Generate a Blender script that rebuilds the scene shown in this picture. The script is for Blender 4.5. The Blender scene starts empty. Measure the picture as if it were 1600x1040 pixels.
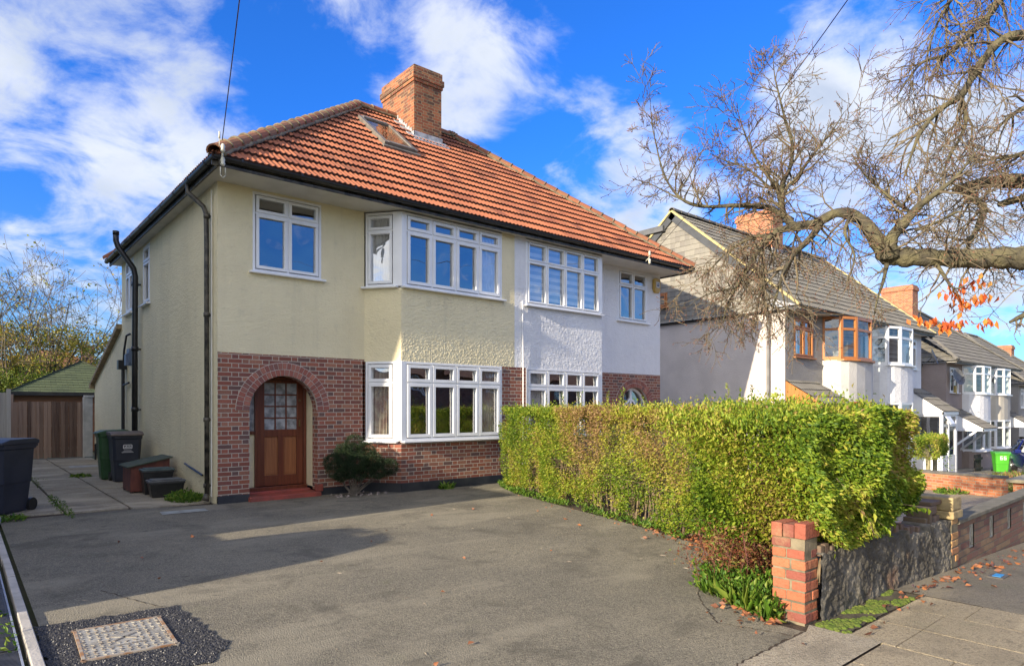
import bpy, bmesh, math, random
import numpy as np
from mathutils import Vector, Matrix, noise as mnoise
R = math.radians
random.seed(7); rng = np.random.default_rng(7)
SC = bpy.context.scene
COL = SC.collection
# ------------------------------------------------------------------ camera
cam = bpy.data.objects.new("camera", bpy.data.cameras.new("camera")); COL.objects.link(cam)
cam.location = (-3.245, -11.28, 1.57); cam.rotation_euler = (R(90), 0, R(-40.35))
cam.data.sensor_width = 36; cam.data.lens = 22.93; cam.data.shift_y = 0.0737
cam.data.clip_end = 2000; cam.data.clip_start = .05
SC.camera = cam
SC.view_settings.view_transform = 'Standard'; SC.view_settings.look = 'None'
SC.view_settings.gamma = 1; SC.view_settings.use_curve_mapping = False
SC.view_settings.exposure = 0.83
# ------------------------------------------------------------------ node helpers
def nd(t, kind, ins=None, **props):
    n = t.nodes.new(kind)
    for k, v in props.items(): setattr(n, k, v)
    for k, v in (ins or {}).items():
        s = n.inputs[k]
        if isinstance(v, bpy.types.NodeSocket): t.links.new(v, s)
        elif isinstance(v, bpy.types.Node): t.links.new(v.outputs[0], s)
        else:
            if s.type == 'RGBA' and len(v) == 3: v = (*v, 1)
            s.default_value = v
    return n
def mth(t, op, a, b=0., c=None, clamp=False):
    d = {0: a, 1: b}
    if c is not None: d[2] = c
    return nd(t, 'ShaderNodeMath', d, operation=op, use_clamp=clamp).outputs[0]
def mixc(t, f, a, b, bt='MIX'):
    n = nd(t, 'ShaderNodeMix', {0: f, 6: a, 7: b}, data_type='RGBA', blend_type=bt); return n.outputs[2]
def ramp(t, f, stops, interp='LINEAR'):
    n = nd(t, 'ShaderNodeValToRGB', {0: f}); e = n.color_ramp.elements; n.color_ramp.interpolation = interp
    while len(e) < len(stops): e.new(0.5)
    for el, (p, c) in zip(e, stops):
        el.position = p; el.color = (*c, 1) if len(c) == 3 else c
    return n.outputs[0]
def mrange(t, v, a, b, c=0., d=1., it='SMOOTHSTEP'):
    return nd(t, 'ShaderNodeMapRange', {0: v, 1: a, 2: b, 3: c, 4: d}, interpolation_type=it).outputs[0]
# ------------------------------------------------------------------ sun + sky
SUN = Vector((1, .08, -.30)).normalized()
sun = bpy.data.objects.new("sun", bpy.data.lights.new("sun", 'SUN')); COL.objects.link(sun)
sun.data.energy = 5.0; sun.data.angle = R(.5); sun.data.color = (1, .86, .66)
sun.rotation_euler = SUN.to_track_quat('-Z', 'Y').to_euler()
W = bpy.data.worlds.new("World"); SC.world = W; W.use_nodes = True
t = W.node_tree; t.nodes.clear()
sky = nd(t, 'ShaderNodeTexSky', sky_type='NISHITA', sun_disc=False)
sky.sun_elevation = math.asin(-SUN.z); sky.sun_rotation = math.atan2(-SUN.x, -SUN.y)
sky.air_density = 1.0; sky.dust_density = .2; sky.ozone_density = 4.
tc = nd(t, 'ShaderNodeTexCoord').outputs['Generated']
el = mrange(t, nd(t, 'ShaderNodeSeparateXYZ', {0: tc}).outputs[2], .05, .42)
deep = mixc(t, 1., sky.outputs[0], mixc(t, el, (.50, .78, 1.15), (.24, .80, 1.65)), 'MULTIPLY')
sep = nd(t, 'ShaderNodeSeparateXYZ', {0: tc})
zz = mth(t, 'ADD', mth(t, 'MAXIMUM', sep.outputs[2], 0.), .35)
pl = nd(t, 'ShaderNodeVectorMath', {0: tc, 1: nd(t, 'ShaderNodeCombineXYZ', {0: zz, 1: zz, 2: zz}).outputs[0]}, operation='DIVIDE').outputs[0]
n1 = nd(t, 'ShaderNodeTexNoise', {'Vector': pl, 'Scale': 5.2, 'Detail': 10., 'Roughness': .6, 'Distortion': .35}).outputs[0]
n2 = nd(t, 'ShaderNodeTexNoise', {'Vector': pl, 'Scale': 1.4, 'Detail': 3., 'Roughness': .5}).outputs[0]
# cloud banks: compass direction (x, y, z), angular radius in degrees, weight
BANKS = [((.93, .34, .10), 8, .4), ((.80, .58, .20), 5, .35), ((.97, .22, .16), 6, .4), ((0.128, 0.929, 0.348), 13, 0.34), ((0.063, 0.907, 0.416), 10, 0.3), ((0.257, 0.892, 0.372), 6, 0.32), ((0.192, 0.941, 0.279), 8, 0.2), ((0.088, 0.981, 0.172), 9, 0.3), ((0.455, 0.744, 0.489), 9, 0.3), ((0.546, 0.682, 0.487), 8, 0.3), ((0.511, 0.736, 0.444), 6, 0.15), ((0.305, 0.832, 0.464), 6, -0.35), ((0.371, 0.836, 0.403), 6, -0.2), ((0.620, 0.611, 0.492), 7, -0.25), ((0.702, 0.517, 0.490), 7, -0.25), ((0.691, 0.583, 0.427), 5, 0.5), ((0.735, 0.521, 0.435), 4, 0.25), ((0.760, 0.470, 0.449), 5, -0.2), ((0.626, 0.681, 0.379), 4, -0.15), ((0.730, 0.582, 0.358), 5, 0.15), ((0.756, 0.590, 0.284), 7, 0.6), ((0.834, 0.412, 0.367), 6, 0.75), ((0.865, 0.353, 0.356), 8, 0.6), ((0.912, 0.281, 0.298), 8, 0.6), ((0.947, 0.218, 0.235), 8, 0.5), ((0.771, 0.431, 0.469), 6, -0.25), ((0.785, 0.396, 0.476), 3, 0.2), ((0.824, 0.343, 0.451), 7, -0.02), ((0.973, 0.211, 0.092), 5, -0.15), ((0.050, 0.973, 0.226), 4, -0.2), ((0.093, 0.968, 0.233), 4, -0.1), ((0.553, 0.734, 0.394), 4, 0.2), ((0.609, 0.717, 0.340), 4, 0.25),
         ((-.5, -.8, .35), 60, .7), ((-.8, .1, .5), 60, .6), ((0, 0, 1), 45, .35), ((.9, -.4, .2), 30, .3), ((.5, -.7, .35), 30, -.33)]  # broad unseen banks, mostly added to make the fill light neutral
cov = None
for d, rad, w in BANKS:
    dv = Vector(d).normalized()
    dp = nd(t, 'ShaderNodeVectorMath', {0: tc, 1: tuple(dv)}, operation='DOT_PRODUCT').outputs['Value']
    m = mth(t, 'MULTIPLY', mrange(t, dp, math.cos(R(rad)), 1.), w)
    cov = m if cov is None else mth(t, 'ADD', cov, m)
n3 = nd(t, 'ShaderNodeTexNoise', {'Vector': pl, 'Scale': 9., 'Detail': 8., 'Roughness': .6, 'Distortion': .6}).outputs[0]
dens = mth(t, 'ADD', mth(t, 'ADD', mth(t, 'MULTIPLY', n1, 3.0), mth(t, 'MULTIPLY', n3, .8)), mth(t, 'ADD', mth(t, 'MULTIPLY', n2, .45), mth(t, 'MULTIPLY', cov, .85)))
cl = mrange(t, dens, 2.08, 3.1)
shade = mrange(t, mth(t, 'ADD', dens, mth(t, 'MULTIPLY', nd(t, 'ShaderNodeTexNoise', {'Vector': pl, 'Scale': 4., 'Detail': 7., 'Distortion': .5}).outputs[0], 2.2)), 3.0, 4.9)
ccol = mixc(t, shade, (5.7, 5.85, 6.1), (3.2, 3.65, 4.35))
behind = mrange(t, nd(t, 'ShaderNodeVectorMath', {0: tc, 1: (-.62, -.76, .2)}, operation='DOT_PRODUCT').outputs['Value'], -.1, .6)
ccol = mixc(t, behind, ccol, (10.5, 10.0, 9.2))   # clouds behind the viewer brightened to add neutral fill light
skyc = mixc(t, mth(t, 'MULTIPLY', cl, .93), deep, ccol)
bg = nd(t, 'ShaderNodeBackground', {0: skyc, 1: .108})
t.links.new(bg.outputs[0], nd(t, 'ShaderNodeOutputWorld').inputs[0])

# ------------------------------------------------------------------ materials
MATS = {}
def newmat(name):
    m = bpy.data.materials.new(name); m.use_nodes = True; t = m.node_tree; t.nodes.clear()
    return m, t
def finish(t, col, rough=.8, height=None, bdist=.01, bstr=1., metal=0., extra=None):
    ins = {'Base Color': col, 'Roughness': rough, 'Metallic': metal}
    if height is not None:
        ins['Normal'] = nd(t, 'ShaderNodeBump', {'Height': height, 'Distance': bdist, 'Strength': bstr}).outputs[0]
    if extra: ins.update(extra)
    b = nd(t, 'ShaderNodeBsdfPrincipled', ins)
    t.links.new(b.outputs[0], nd(t, 'ShaderNodeOutputMaterial').inputs[0])
def pos(t): return nd(t, 'ShaderNodeNewGeometry').outputs['Position']
def nz(t, v, sc, det=4., ro=.55, dist=0.):
    return nd(t, 'ShaderNodeTexNoise', {'Vector': v, 'Scale': float(sc), 'Detail': float(det), 'Roughness': ro, 'Distortion': dist}).outputs[0]
def rndattr(t): return nd(t, 'ShaderNodeAttribute', attribute_name='rnd').outputs['Fac']
def plain(name, c1, c2=None, scale=3., rough=.6, bump=0., bscale=60., metal=0., rnd=0.):
    if name in MATS: return MATS[name]
    m, t = newmat(name); p = pos(t)
    c2 = c2 or tuple(x * .75 for x in c1)
    f = mrange(t, nz(t, p, scale, 6), .35, .65)
    if rnd: f = mth(t, 'ADD', mth(t, 'MULTIPLY', f, 1 - rnd), mth(t, 'MULTIPLY', rndattr(t), rnd))
    col = mixc(t, f, c1, c2)
    h = nz(t, p, bscale, 5) if bump else None
    finish(t, col, rough, h, bump, 1., metal)
    MATS[name] = m; return m
def render_mat(name, c1, c2, bump=.012, bs=28., dirt=(.35, .33, .25), ridged=.0):
    m, t = newmat(name); p = pos(t)
    col = mixc(t, mrange(t, nz(t, p, .9, 6, .6), .3, .7), c1, c2)
    col = mixc(t, mth(t, 'MULTIPLY', mrange(t, nz(t, p, 4., 8, .7), .55, .8), .35), col, dirt)
    st = nd(t, 'ShaderNodeMapping', {'Vector': p, 'Scale': (5., 5., .35)}).outputs[0]
    col = mixc(t, mth(t, 'MULTIPLY', mrange(t, nz(t, st, 1., 6, .6), .52, .78), .24), col, dirt)
    s = nd(t, 'ShaderNodeMapping', {'Vector': p, 'Scale': (1., 1., 1.8)}).outputs[0]
    h = mth(t, 'ADD', mth(t, 'MULTIPLY', nz(t, s, bs, 4, .6), 1.), mth(t, 'MULTIPLY', nz(t, s, bs * .3, 3), .8))
    finish(t, col, .9, h, bump, 1.)
    MATS[name] = m; return m
def brick_mat(name, cols, mortar, bond='flemish', bw=.225, bh=.075, mj=.006, dirt=.25):
    m, t = newmat(name)
    uv = nd(t, 'ShaderNodeUVMap').outputs[0]; p = pos(t)
    wob = nz(t, p, 14., 3); s = nd(t, 'ShaderNodeSeparateXYZ', {0: uv})
    wv = mth(t, 'MULTIPLY', mth(t, 'SUBTRACT', wob, .5), .006)
    u = mth(t, 'ADD', s.outputs[0], wv); v = mth(t, 'ADD', s.outputs[1], wv)
    row = mth(t, 'FLOOR', mth(t, 'DIVIDE', v, bh)); vm = mth(t, 'FLOORED_MODULO', v, bh) if False else mth(t, 'SUBTRACT', v, mth(t, 'MULTIPLY', row, bh))
    par = mth(t, 'MODULO', mth(t, 'ABSOLUTE', row), 2.)
    L = bw * 1.5 if bond == 'flemish' else bw
    uu = mth(t, 'ADD', mth(t, 'ADD', u, 50 * L), mth(t, 'MULTIPLY', par, L / 2))
    cell = mth(t, 'FLOOR', mth(t, 'DIVIDE', uu, L)); um = mth(t, 'SUBTRACT', uu, mth(t, 'MULTIPLY', cell, L))
    d = mth(t, 'MINIMUM', um, mth(t, 'SUBTRACT', L, um)); idc = mth(t, 'MULTIPLY', cell, 2.)
    if bond == 'flemish':
        d = mth(t, 'MINIMUM', d, mth(t, 'ABSOLUTE', mth(t, 'SUBTRACT', um, bw)))
        idc = mth(t, 'ADD', idc, mth(t, 'GREATER_THAN', um, bw))
    dv = mth(t, 'MINIMUM', vm, mth(t, 'SUBTRACT', bh, vm)); d = mth(t, 'MINIMUM', d, dv)
    face = mrange(t, d, mj * .7, mj * 1.25)
    wn = nd(t, 'ShaderNodeTexWhiteNoise', {'Vector': nd(t, 'ShaderNodeCombineXYZ', {0: idc, 1: row}).outputs[0]}, noise_dimensions='2D').outputs[0]
    n = len(cols)
    bc = ramp(t, wn, [(i / n, c) for i, c in enumerate(cols)], 'CONSTANT')
    bc = mixc(t, mth(t, 'MULTIPLY', mrange(t, nz(t, p, 40., 5), .3, .7), .35), bc, tuple(x * .55 for x in cols[0]))
    col = mixc(t, face, mortar, bc)
    col = mixc(t, mth(t, 'MULTIPLY', mrange(t, nz(t, p, 1.6, 7, .65), .5, .8), dirt), col, (.05, .05, .035))
    h = mth(t, 'ADD', face, mth(t, 'MULTIPLY', nz(t, p, 90., 4), .35))
    finish(t, col, .88, h, .008, 1.)
    MATS[name] = m; return m
def tile_mat(name, stops, lichen, amt=.5, bump=.5):
    m, t = newmat(name); p = pos(t)
    col = ramp(t, rndattr(t), stops)
    col = mixc(t, mth(t, 'MULTIPLY', mrange(t, nz(t, p, 2.2, 8, .7), .5, .75), amt), col, lichen)
    col = mixc(t, mth(t, 'MULTIPLY', mrange(t, nz(t, p, 30., 6, .7), .52, .75), .45), col, tuple(x * .4 for x in stops[0][1]))
    finish(t, col, .85, mth(t, 'ADD', nz(t, p, 80., 4), mth(t, 'MULTIPLY', nz(t, p, 22., 5), bump)), .004)
    MATS[name] = m; return m
def leaf_mat(name, stops, trans=.35, patch=None):
    m, t = newmat(name); p = pos(t)
    f = rndattr(t)
    if patch: f = mth(t, 'ADD', f, mth(t, 'MULTIPLY', mth(t, 'SUBTRACT', mrange(t, nz(t, p, patch, 3), .35, .65), .5), .6), clamp=True)
    col = ramp(t, f, stops)
    a = nd(t, 'ShaderNodeBsdfPrincipled', {'Base Color': col, 'Roughness': .5, 'Specular IOR Level': .3})
    b = nd(t, 'ShaderNodeBsdfTranslucent', {0: col})
    mx = nd(t, 'ShaderNodeMixShader', {0: trans, 1: a.outputs[0], 2: b.outputs[0]})
    t.links.new(mx.outputs[0], nd(t, 'ShaderNodeOutputMaterial').inputs[0])
    MATS[name] = m; return m
def glass_mat(name, fac=.42, tint=(.75, .8, .8)):
    m, t = newmat(name)
    a = nd(t, 'ShaderNodeBsdfTransparent', {0: tint}); p = pos(t)
    b = nd(t, 'ShaderNodeBsdfGlossy', {0: (.95, .97, 1.), 'Roughness': .01, 'Normal': nd(t, 'ShaderNodeBump', {'Height': nz(t, p, 1.6, 1), 'Distance': .012}).outputs[0]})
    mx = nd(t, 'ShaderNodeMixShader', {0: fac, 1: a.outputs[0], 2: b.outputs[0]})
    t.links.new(mx.outputs[0], nd(t, 'ShaderNodeOutputMaterial').inputs[0])
    MATS[name] = m; return m
def wood_mat(name, c1, c2, sc=(30., 30., 1.2), rough=.6, rnd=.0):
    m, t = newmat(name); p = pos(t)
    v = nd(t, 'ShaderNodeMapping', {'Vector': p, 'Scale': sc}).outputs[0]
    f = mrange(t, nz(t, v, 1., 6, .6), .3, .7)
    if rnd: f = mth(t, 'ADD', mth(t, 'MULTIPLY', f, 1 - rnd), mth(t, 'MULTIPLY', rndattr(t), rnd))
    finish(t, mixc(t, f, c1, c2), rough, nz(t, v, 1., 6, .6), .003)
    MATS[name] = m; return m
def asphalt_mat(name, c1, c2, stone, speck=.5, sc=210., patches=True):
    m, t = newmat(name); p = pos(t)
    col = mixc(t, mrange(t, nz(t, p, .55, 7, .65), .36, .62), c1, c2)
    vo = nd(t, 'ShaderNodeTexVoronoi', {'Vector': p, 'Scale': sc}); vo2 = nd(t, 'ShaderNodeTexVoronoi', {'Vector': p, 'Scale': sc * .42})
    g = nd(t, 'ShaderNodeSeparateColor', {0: vo.outputs['Color']}).outputs[0]; g2 = nd(t, 'ShaderNodeSeparateColor', {0: vo2.outputs['Color']}).outputs[1]
    col = mixc(t, mth(t, 'MULTIPLY', mrange(t, g, .45, .95), speck), col, stone)
    col = mixc(t, mth(t, 'MULTIPLY', mrange(t, g, .35, .05), .6), col, tuple(x * .35 for x in c1))
    if patches:
        col = mixc(t, mth(t, 'MULTIPLY', mrange(t, g2, .7, 1.), speck * .8), col, stone); col = mixc(t, mth(t, 'MULTIPLY', mrange(t, g2, .3, .0), .55), col, tuple(x * .3 for x in c1))
        dk = tuple(x * .42 for x in c1); lt = tuple(min(1, x * 1.35) for x in c1)
        st = nd(t, 'ShaderNodeMapping', {'Vector': p, 'Scale': (.5, 1.5, 1.), 'Rotation': (0, 0, .6)}).outputs[0]
        col = mixc(t, mth(t, 'MULTIPLY', mrange(t, nz(t, st, .9, 6, .6), .5, .62), .6), col, lt)
        col = mixc(t, mth(t, 'MULTIPLY', mrange(t, nz(t, p, 1.3, 8, .7, .4), .5, .66), .6), col, dk)
        col = mixc(t, mth(t, 'MULTIPLY', mrange(t, nz(t, p, 5., 6, .7, .8), .59, .7), .7), col, dk)
        col = mixc(t, mth(t, 'MULTIPLY', mrange(t, nz(t, p, 1.1, 5, .65), .6, .72), .35), col, (.17, .17, .10))
    h = mth(t, 'ADD', mth(t, 'ADD', mth(t, 'MULTIPLY', vo.outputs['Distance'], -1.), mth(t, 'MULTIPLY', vo2.outputs['Distance'], -1.2)), mth(t, 'MULTIPLY', nz(t, p, 8., 4), 1.))
    finish(t, col, .92, h, .008)
    MATS[name] = m; return m
MAT_CREAM = render_mat('cream_render', (.80, .715, .47), (.72, .64, .42), bump=.018, bs=26.)
MAT_CREAMR = render_mat('cream_roughcast', (.60, .565, .37), (.53, .50, .32), bump=.06, bs=18.)
MAT_WHITE = render_mat('white_render', (.78, .79, .80), (.70, .71, .73), bump=.022, bs=20., dirt=(.5, .5, .46))
MAT_GREYR = render_mat('grey_pebbledash', (.40, .38, .35), (.33, .31, .29), bump=.05, bs=40.)
MAT_TAUPE = render_mat('taupe_render', (.36, .29, .25), (.30, .24, .21), bump=.03, bs=40.)
MAT_BRICK = brick_mat('red_brick', [(.26, .085, .055), (.32, .11, .07), (.20, .075, .058), (.29, .10, .055), (.22, .075, .05), (.13, .078, .068), (.35, .16, .10), (.28, .125, .08)], (.50, .44, .36), mj=.0058, dirt=.2)
MAT_BRICKO = brick_mat('orange_brick', [(.50, .17, .07), (.42, .14, .07), (.55, .22, .10), (.36, .12, .06)], (.42, .36, .27), dirt=.15)
MAT_BRICKC = brick_mat('chimney_brick', [(.36, .115, .05), (.29, .09, .042), (.18, .065, .04), (.40, .15, .065), (.12, .055, .035)], (.34, .28, .16), dirt=.6)
MAT_BRICKB = brick_mat('brown_brick', [(.30, .17, .10), (.24, .13, .09), (.34, .22, .12), (.26, .12, .08)], (.20, .17, .12), bond='stretcher', dirt=.45)
MAT_UPVC = plain('white_upvc', (.80, .81, .82), (.74, .75, .76), 2., .3)
MAT_SOFFIT = plain('soffit_paint', (.66, .64, .58), (.56, .54, .48), 2., .6)
MAT_BLACK = plain('black_plastic', (.012, .012, .013), (.022, .022, .022), 5., .35)
MAT_BLACKW = plain('black_paint_worn', (.012, .012, .012), (.10, .09, .07), 9., .5)
MAT_PLINTH = plain('black_bitumen', (.016, .019, .026), (.035, .036, .04), 3., .6, .004)
MAT_GLASS = glass_mat('window_glass', .31, (.92, .94, .94))
MAT_GLASSD = glass_mat('dark_window_glass', .30, (.45, .45, .42))
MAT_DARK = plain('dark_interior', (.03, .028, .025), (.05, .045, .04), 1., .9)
MAT_CURT = plain('net_curtain', (.70, .70, .70), (.55, .55, .56), 6., .9)
MAT_CURTP = plain('patterned_curtain', (.62, .56, .44), (.40, .28, .24), 5., .9)
MAT_TILE = tile_mat('red_clay_tile', [(0, (.20, .065, .036)), (.2, (.33, .112, .055)), (.7, (.39, .138, .066)), (.92, (.29, .10, .052)), (1, (.17, .06, .038))], (.13, .075, .045), .6)
MAT_RIDGE = tile_mat('hip_tile', [(0, (.20, .075, .04)), (.5, (.33, .12, .06)), (1, (.24, .12, .06))], (.12, .09, .04), .85)
MAT_GTILE = tile_mat('grey_concrete_tile', [(0, (.15, .14, .125)), (.5, (.19, .18, .155)), (1, (.13, .125, .11))], (.16, .15, .08), .6)
MAT_SLATE = tile_mat('slate_hanging', [(0, (.20, .185, .16)), (.5, (.27, .255, .215)), (1, (.16, .15, .135))], (.15, .14, .10), .4)
MAT_MORTAR = plain('mortar', (.24, .20, .13), (.12, .105, .07), 8., .9, .006, 40.)
MAT_LEAD = plain('lead_flashing', (.24, .25, .27), (.45, .46, .47), 8., .5, .004, 20.)
MAT_WOOD = wood_mat('varnished_door', (.17, .045, .02), (.10, .026, .012), rough=.35)
MAT_WOODL = wood_mat('light_door_panel', (.33, .13, .05), (.21, .075, .03), rough=.35)
MAT_OAK = wood_mat('oak_frame', (.50, .20, .055), (.36, .13, .035), rough=.4)
MAT_FENCE = wood_mat('brown_fence_board', (.42, .29, .21), (.07, .038, .026), rough=.85, rnd=.75)
MAT_FENCEG = wood_mat('grey_fence_board', (.55, .52, .46), (.34, .31, .27), rough=.9, rnd=.4)
MAT_OBSC = plain('obscured_glass', (.42, .44, .46), (.20, .21, .22), 9., .12, .004, 30.)
MAT_REDTILE = plain('red_step_paint', (.34, .07, .05), (.22, .06, .045), 5., .5, .003, 30.)
MAT_TAR = asphalt_mat('drive_tarmac', (.25, .225, .165), (.165, .151, .118), (.43, .39, .28), .5)
MAT_NEWTAR = asphalt_mat('new_tarmac', (.022, .022, .024), (.03, .03, .03), (.09, .09, .095), .5, 70., False)
MAT_SLAB = asphalt_mat('concrete_slab', (.46, .40, .29), (.36, .31, .225), (.33, .29, .23), .35, 160.)
MAT_PAVE = asphalt_mat('paving_slab', (.42, .35, .235), (.34, .285, .19), (.40, .34, .24), .35, 190.)
MAT_PTAR = asphalt_mat('pavement_tarmac', (.26, .225, .16), (.19, .165, .125), (.26, .24, .2), .4, 200.)
MAT_SOIL = plain('soil', (.075, .052, .032), (.035, .025, .016), 8., .95, .03, 30.)
MAT_MOSS = plain('moss', (.10, .16, .015), (.16, .20, .03), 14., .95, .02, 90.)
MAT_KERB = plain('concrete_kerb', (.48, .45, .40), (.36, .34, .30), 5., .9, .004, 70.)
MAT_BARK = plain('bark', (.13, .115, .06), (.055, .048, .034), 7., .9, .035, 22.)
MAT_TWIG = plain('twig', (.17, .135, .08), (.095, .075, .05), 5., .8)
MAT_BUD = plain('bud', (.24, .10, .06), (.14, .055, .04), 5., .7)
MAT_STEEL = plain('galvanised_cover', (.44, .43, .37), (.29, .28, .24), 7., .55, .003, 60., .3)

# ------------------------------------------------------------------ mesh builder
ORG = {}
class M:
    def __init__(s): s.v = []; s.f = []; s.r = []; s.mi = []; s.cr = 0.; s.cm = 0
    def add(s, vs, fs, r=None):
        b = len(s.v); s.v += [tuple(x) for x in vs]
        for f in fs: s.f.append(tuple(b + i for i in f)); s.r.append(s.cr if r is None else r); s.mi.append(s.cm)
    def quad(s, *p, r=None): s.add(p, [tuple(range(len(p)))], r)
    def fr(s, O, A, B, C, a0, a1, b0, b1, c0, c1, r=None):   # box in a frame of axes A, B, C at O
        O = Vector(O); vs = [O + A * a + B * b + C * c for c in (c0, c1) for b in (b0, b1) for a in (a0, a1)]
        fs = [(0, 2, 3, 1), (4, 5, 7, 6), (0, 1, 5, 4), (2, 6, 7, 3), (0, 4, 6, 2), (1, 3, 7, 5)]
        if A.cross(B).dot(C) * (a1 - a0) * (b1 - b0) * (c1 - c0) < 0: fs = [f[::-1] for f in fs]
        s.add(vs, fs, r)
    def box(s, x0, x1, y0, y1, z0, z1, r=None):
        s.fr((0, 0, 0), Vector((1, 0, 0)), Vector((0, 1, 0)), Vector((0, 0, 1)), x0, x1, y0, y1, z0, z1, r)
    def tube(s, pts, rad, n=8, cap=True, r=None):
        pts = [Vector(p) for p in pts]; k = len(pts)
        if not hasattr(rad, '__len__'): rad = [rad] * k
        d0 = (pts[1] - pts[0]).normalized(); a = d0.orthogonal().normalized(); b0 = len(s.v)
        for i, p in enumerate(pts):
            d = ((pts[min(i + 1, k - 1)] - pts[max(i - 1, 0)])).normalized()
            a = (a - d * a.dot(d)); a = a.normalized() if a.length > 1e-6 else d.orthogonal().normalized(); b = d.cross(a)
            for j in range(n):
                an = 2 * math.pi * j / n; s.v.append(tuple(p + (a * math.cos(an) + b * math.sin(an)) * rad[i]))
        rr = s.cr if r is None else r
        for i in range(k - 1):
            for j in range(n):
                q = (j + 1) % n
                s.f.append((b0 + i * n + j, b0 + i * n + q, b0 + (i + 1) * n + q, b0 + (i + 1) * n + j)); s.r.append(rr); s.mi.append(s.cm)
        if cap:
            s.f.append(tuple(b0 + j for j in range(n))[::-1]); s.f.append(tuple(b0 + (k - 1) * n + j for j in range(n)))
            s.r += [rr, rr]; s.mi += [s.cm, s.cm]
    def prism(s, poly, O, A, B, C, c0, c1, r=None):          # 2D polygon in A,B extruded along C
        O = Vector(O); n = len(poly)
        vs = [O + A * a + B * b + C * c0 for a, b in poly] + [O + A * a + B * b + C * c1 for a, b in poly]
        area = sum(poly[i][0] * poly[(i + 1) % n][1] - poly[(i + 1) % n][0] * poly[i][1] for i in range(n))
        fs = [tuple(range(n))[::-1], tuple(range(n, 2 * n))] + [(i, (i + 1) % n, n + (i + 1) % n, n + i) for i in range(n)]
        if A.cross(B).dot(C) * area * (c1 - c0) < 0: fs = [f[::-1] for f in fs]
        s.add(vs, fs, r)
    def build(s, name, mats, parent=None, smooth=False, loc=None, bevel=0., auto=None):
        me = bpy.data.meshes.new(name)
        org = Vector(loc) if loc is not None else (ORG.get(parent.name, Vector()) if parent else Vector())
        me.from_pydata([(x - org.x, y - org.y, z - org.z) for x, y, z in s.v], [], s.f)
        if not isinstance(mats, (list, tuple)): mats = [mats]
        for m in mats: me.materials.append(m)
        if len(mats) > 1: me.polygons.foreach_set('material_index', s.mi)
        at = me.attributes.new('rnd', 'FLOAT', 'FACE'); at.data.foreach_set('value', [float(x) for x in s.r])
        uv = me.uv_layers.new(name='UVMap'); k = 0; out = [0.] * (2 * len(me.loops)); V = s.v
        for p in me.polygons:
            nx, ny, nzv = p.normal; h = math.hypot(nx, ny)
            for li in p.loop_indices:
                x, y, z = V[me.loops[li].vertex_index]
                if abs(nzv) > .8: a, b = x, y
                else:
                    a, b = (x * -ny + y * nx) / h, z
                out[2 * li] = a; out[2 * li + 1] = b
        uv.data.foreach_set('uv', out)
        if smooth: me.polygons.foreach_set('use_smooth', [True] * len(me.polygons))
        me.update()
        o = bpy.data.objects.new(name, me); COL.objects.link(o)
        if parent: o.parent = parent
        else: o.location = org
        ORG[o.name] = org
        if bevel:
            b = o.modifiers.new('bevel', 'BEVEL'); b.width = bevel; b.segments = 2; b.limit_method = 'ANGLE'
        return o
def thing(name, label, cat, loc=(0, 0, 0), group=None):
    o = bpy.data.objects.new(name, None); COL.objects.link(o); o.location = loc; o.empty_display_size = .3
    o['label'] = label; o['category'] = cat
    if group: o['group'] = group
    ORG[o.name] = Vector(loc); return o
def tag(o, label, cat, group=None):
    o['label'] = label; o['category'] = cat
    if group: o['group'] = group
    return o
def kind(o, k): o['kind'] = k; return o
def leaves(name, P, D, size, rnd, mat, parent=None, aspect=.5, loc=None, fold=.25):
    """many folded leaf faces: P positions, D tip directions, size array"""
    n = len(P); P = np.asarray(P, float); D = np.asarray(D, float); D /= (np.linalg.norm(D, axis=1)[:, None] + 1e-9)
    A = rng.normal(size=(n, 3)); S = np.cross(D, A); S /= (np.linalg.norm(S, axis=1)[:, None] + 1e-9); U = np.cross(S, D)
    size = np.broadcast_to(size, (n,))[:, None]
    org = np.array(tuple(loc) if loc is not None else (tuple(ORG.get(parent.name, Vector())) if parent else (0, 0, 0)))
    P = P - org
    tip = P + D * size + U * size * -.12; mid = P + D * size * .45
    l = mid + S * size * aspect * .5 + U * size * fold * .5; r_ = mid - S * size * aspect * .5 + U * size * fold * .5
    V = np.stack([P, l, tip, r_], 1).reshape(-1, 3)
    me = bpy.data.meshes.new(name); me.vertices.add(4 * n); me.vertices.foreach_set('co', V.ravel())
    F = np.arange(4 * n).reshape(n, 4); F = np.stack([F[:, [0, 1, 2]], F[:, [0, 2, 3]]], 1).reshape(-1, 3)
    me.loops.add(F.size); me.loops.foreach_set('vertex_index', F.ravel().astype(np.int32))
    me.polygons.add(2 * n); me.polygons.foreach_set('loop_start', np.arange(0, F.size, 3, dtype=np.int32))
    me.polygons.foreach_set('loop_total', np.full(2 * n, 3, np.int32))
    me.update(calc_edges=True)
    at = me.attributes.new('rnd', 'FLOAT', 'FACE'); at.data.foreach_set('value', np.repeat(np.clip(rnd, 0, 1), 2).astype(np.float32))
    me.materials.append(mat)
    o = bpy.data.objects.new(name, me); COL.objects.link(o)
    if parent: o.parent = parent
    else: o.location = org
    ORG[o.name] = Vector(org); return o
X_, Y_, Z_ = Vector((1, 0, 0)), Vector((0, 1, 0)), Vector((0, 0, 1))
def u2(v): v = Vector(v); return v.normalized()
def rr(a, b): return random.uniform(a, b)

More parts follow.
